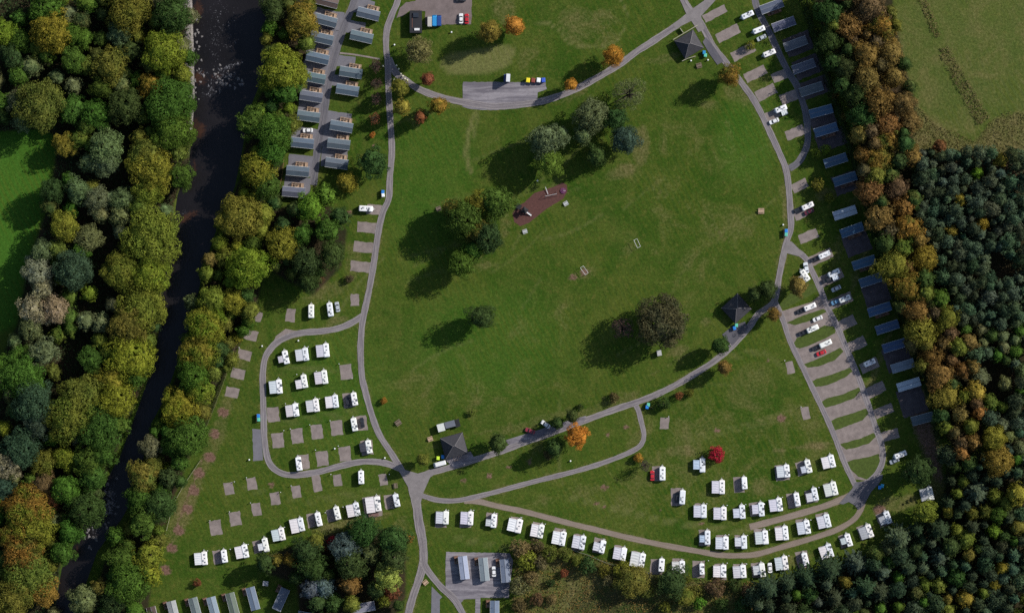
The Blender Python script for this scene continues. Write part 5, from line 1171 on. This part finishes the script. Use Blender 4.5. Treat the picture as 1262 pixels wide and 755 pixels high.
for x in (-1.4, 1.4): MB().tube((x, -.2, .85), (x, .2, .85), .03, .03).build('handle', M_metal, root)
tag(root, 'pale seesaw plank above the swings on the bark area', 'seesaw')
root = empty('roundabout', (*P(694, 235), .03), 0)
MB().tube((0,0,.2), (0,0,.32), 1.3, 1.3, 20).build('platform', plain('purple_paint', (.12,.03,.09), .5, .1), root); MB().tube((0,0,.3), (0,0,1.1), .06, .06).build('pole', M_metal, root)
for i in range(4): a = i*math.pi/2; MB().tube((0,0,1.0), (1.2*math.cos(a), 1.2*math.sin(a), .35), .03, .03).build('handle', M_metal, root)
tag(root, 'purple playground roundabout at the top corner of the bark area', 'roundabout')

# boulders breaking the surface in the rapids
BL = []
for k in range(4):
    d = sphere_pts(40); 
    m = MB(); ring = []
    for j in range(5):
        t_ = j / 4; rr_ = math.cos(t_ * 1.35)
        for i in range(9):
            a = 2*math.pi*i/9; f = 1 + .22 * math.sin(3*a + k) + random.uniform(-.12, .12)
            ring.append((rr_*f*math.cos(a), rr_*f*.8*math.sin(a), -.3 + .95 * math.sin(t_ * 1.5) + random.uniform(-.04, .04)))
    fs = [(j*9+i, j*9+(i+1)%9, (j+1)*9+(i+1)%9, (j+1)*9+i) for j in range(4) for i in range(9)] + [tuple(range(36, 45))]
    m.add(ring, fs); BL.append(m.mesh('boulder', plain('wet_stone', (.16,.15,.15), .6, .35, 1.5)))
for (cx, cy, rx, ry, n, lab) in ((270,98,26,14,34,'small pale boulder in the upper rapids of the river'),(243,60,6,60,22,'small boulder along the shingle edge of the upper river'),(130,622,15,32,36,'small boulder in the lower rapids of the river'),(112,662,9,18,14,'small boulder in the lower rapids of the river')):
    for i in range(n):
        x, y = random.gauss(cx, rx*.5), random.gauss(cy, ry*.5)
        if not inpoly(x, y, RW + RE[::-1]): continue
        o = link('boulder', random.choice(BL)); o.location = (*P(x, y), -.8); o.rotation_euler.z = random.uniform(0, 6.28); q_ = random.uniform(.35, 1.0); o.scale = (q_, q_, q_*.7)
        tag(o, lab, 'boulder', lab.replace('small ', '').replace('pale ', '').replace('boulder', 'boulders'))

# hook-up posts beside the pitches
HP = empty('hook_up_post', (0, 0, 0)); b_ = MB().tube((0,0,0), (0,0,1.0), .13, .13, 8).build('shaft', M_gut0, HP); MB().box((0,0,1.1), (.34,.30,.30)).build('socket_box', M_gut, HP); hp1 = [True]
for x, y in ((418,448),(434,466),(352,497),(350,530),(358,528),(382,523),(407,518),(389,554),(417,549),(289,593),(304,588),(346,606),(309,619),(283,630),(259,641),(359,598),(408,584),(480,584),(824,513),(967,444),(987,501),(303,404),(295,428),(287,451),
             (380,427),(404,424),(366,461),(390,457),(368,497),(394,491),(256,678),(284,676),(306,670),(351,649),(401,631),(423,624),(553,628),(584,628),(612,632),(643,637),(672,645),(871,620),(896,622),(919,621),(964,612),(1009,600),(898,658),(921,659),(948,652),(999,640),(873,690),(896,693),(920,694),(972,684)):
    o = HP if hp1[0] else copy_tree(HP); hp1[0] = False; o.location = (*P(x, y), 0)
    tag(o, 'slim pale hook-up post at the corner of a pitch', 'hook-up post', 'hook-up posts beside the pitches')
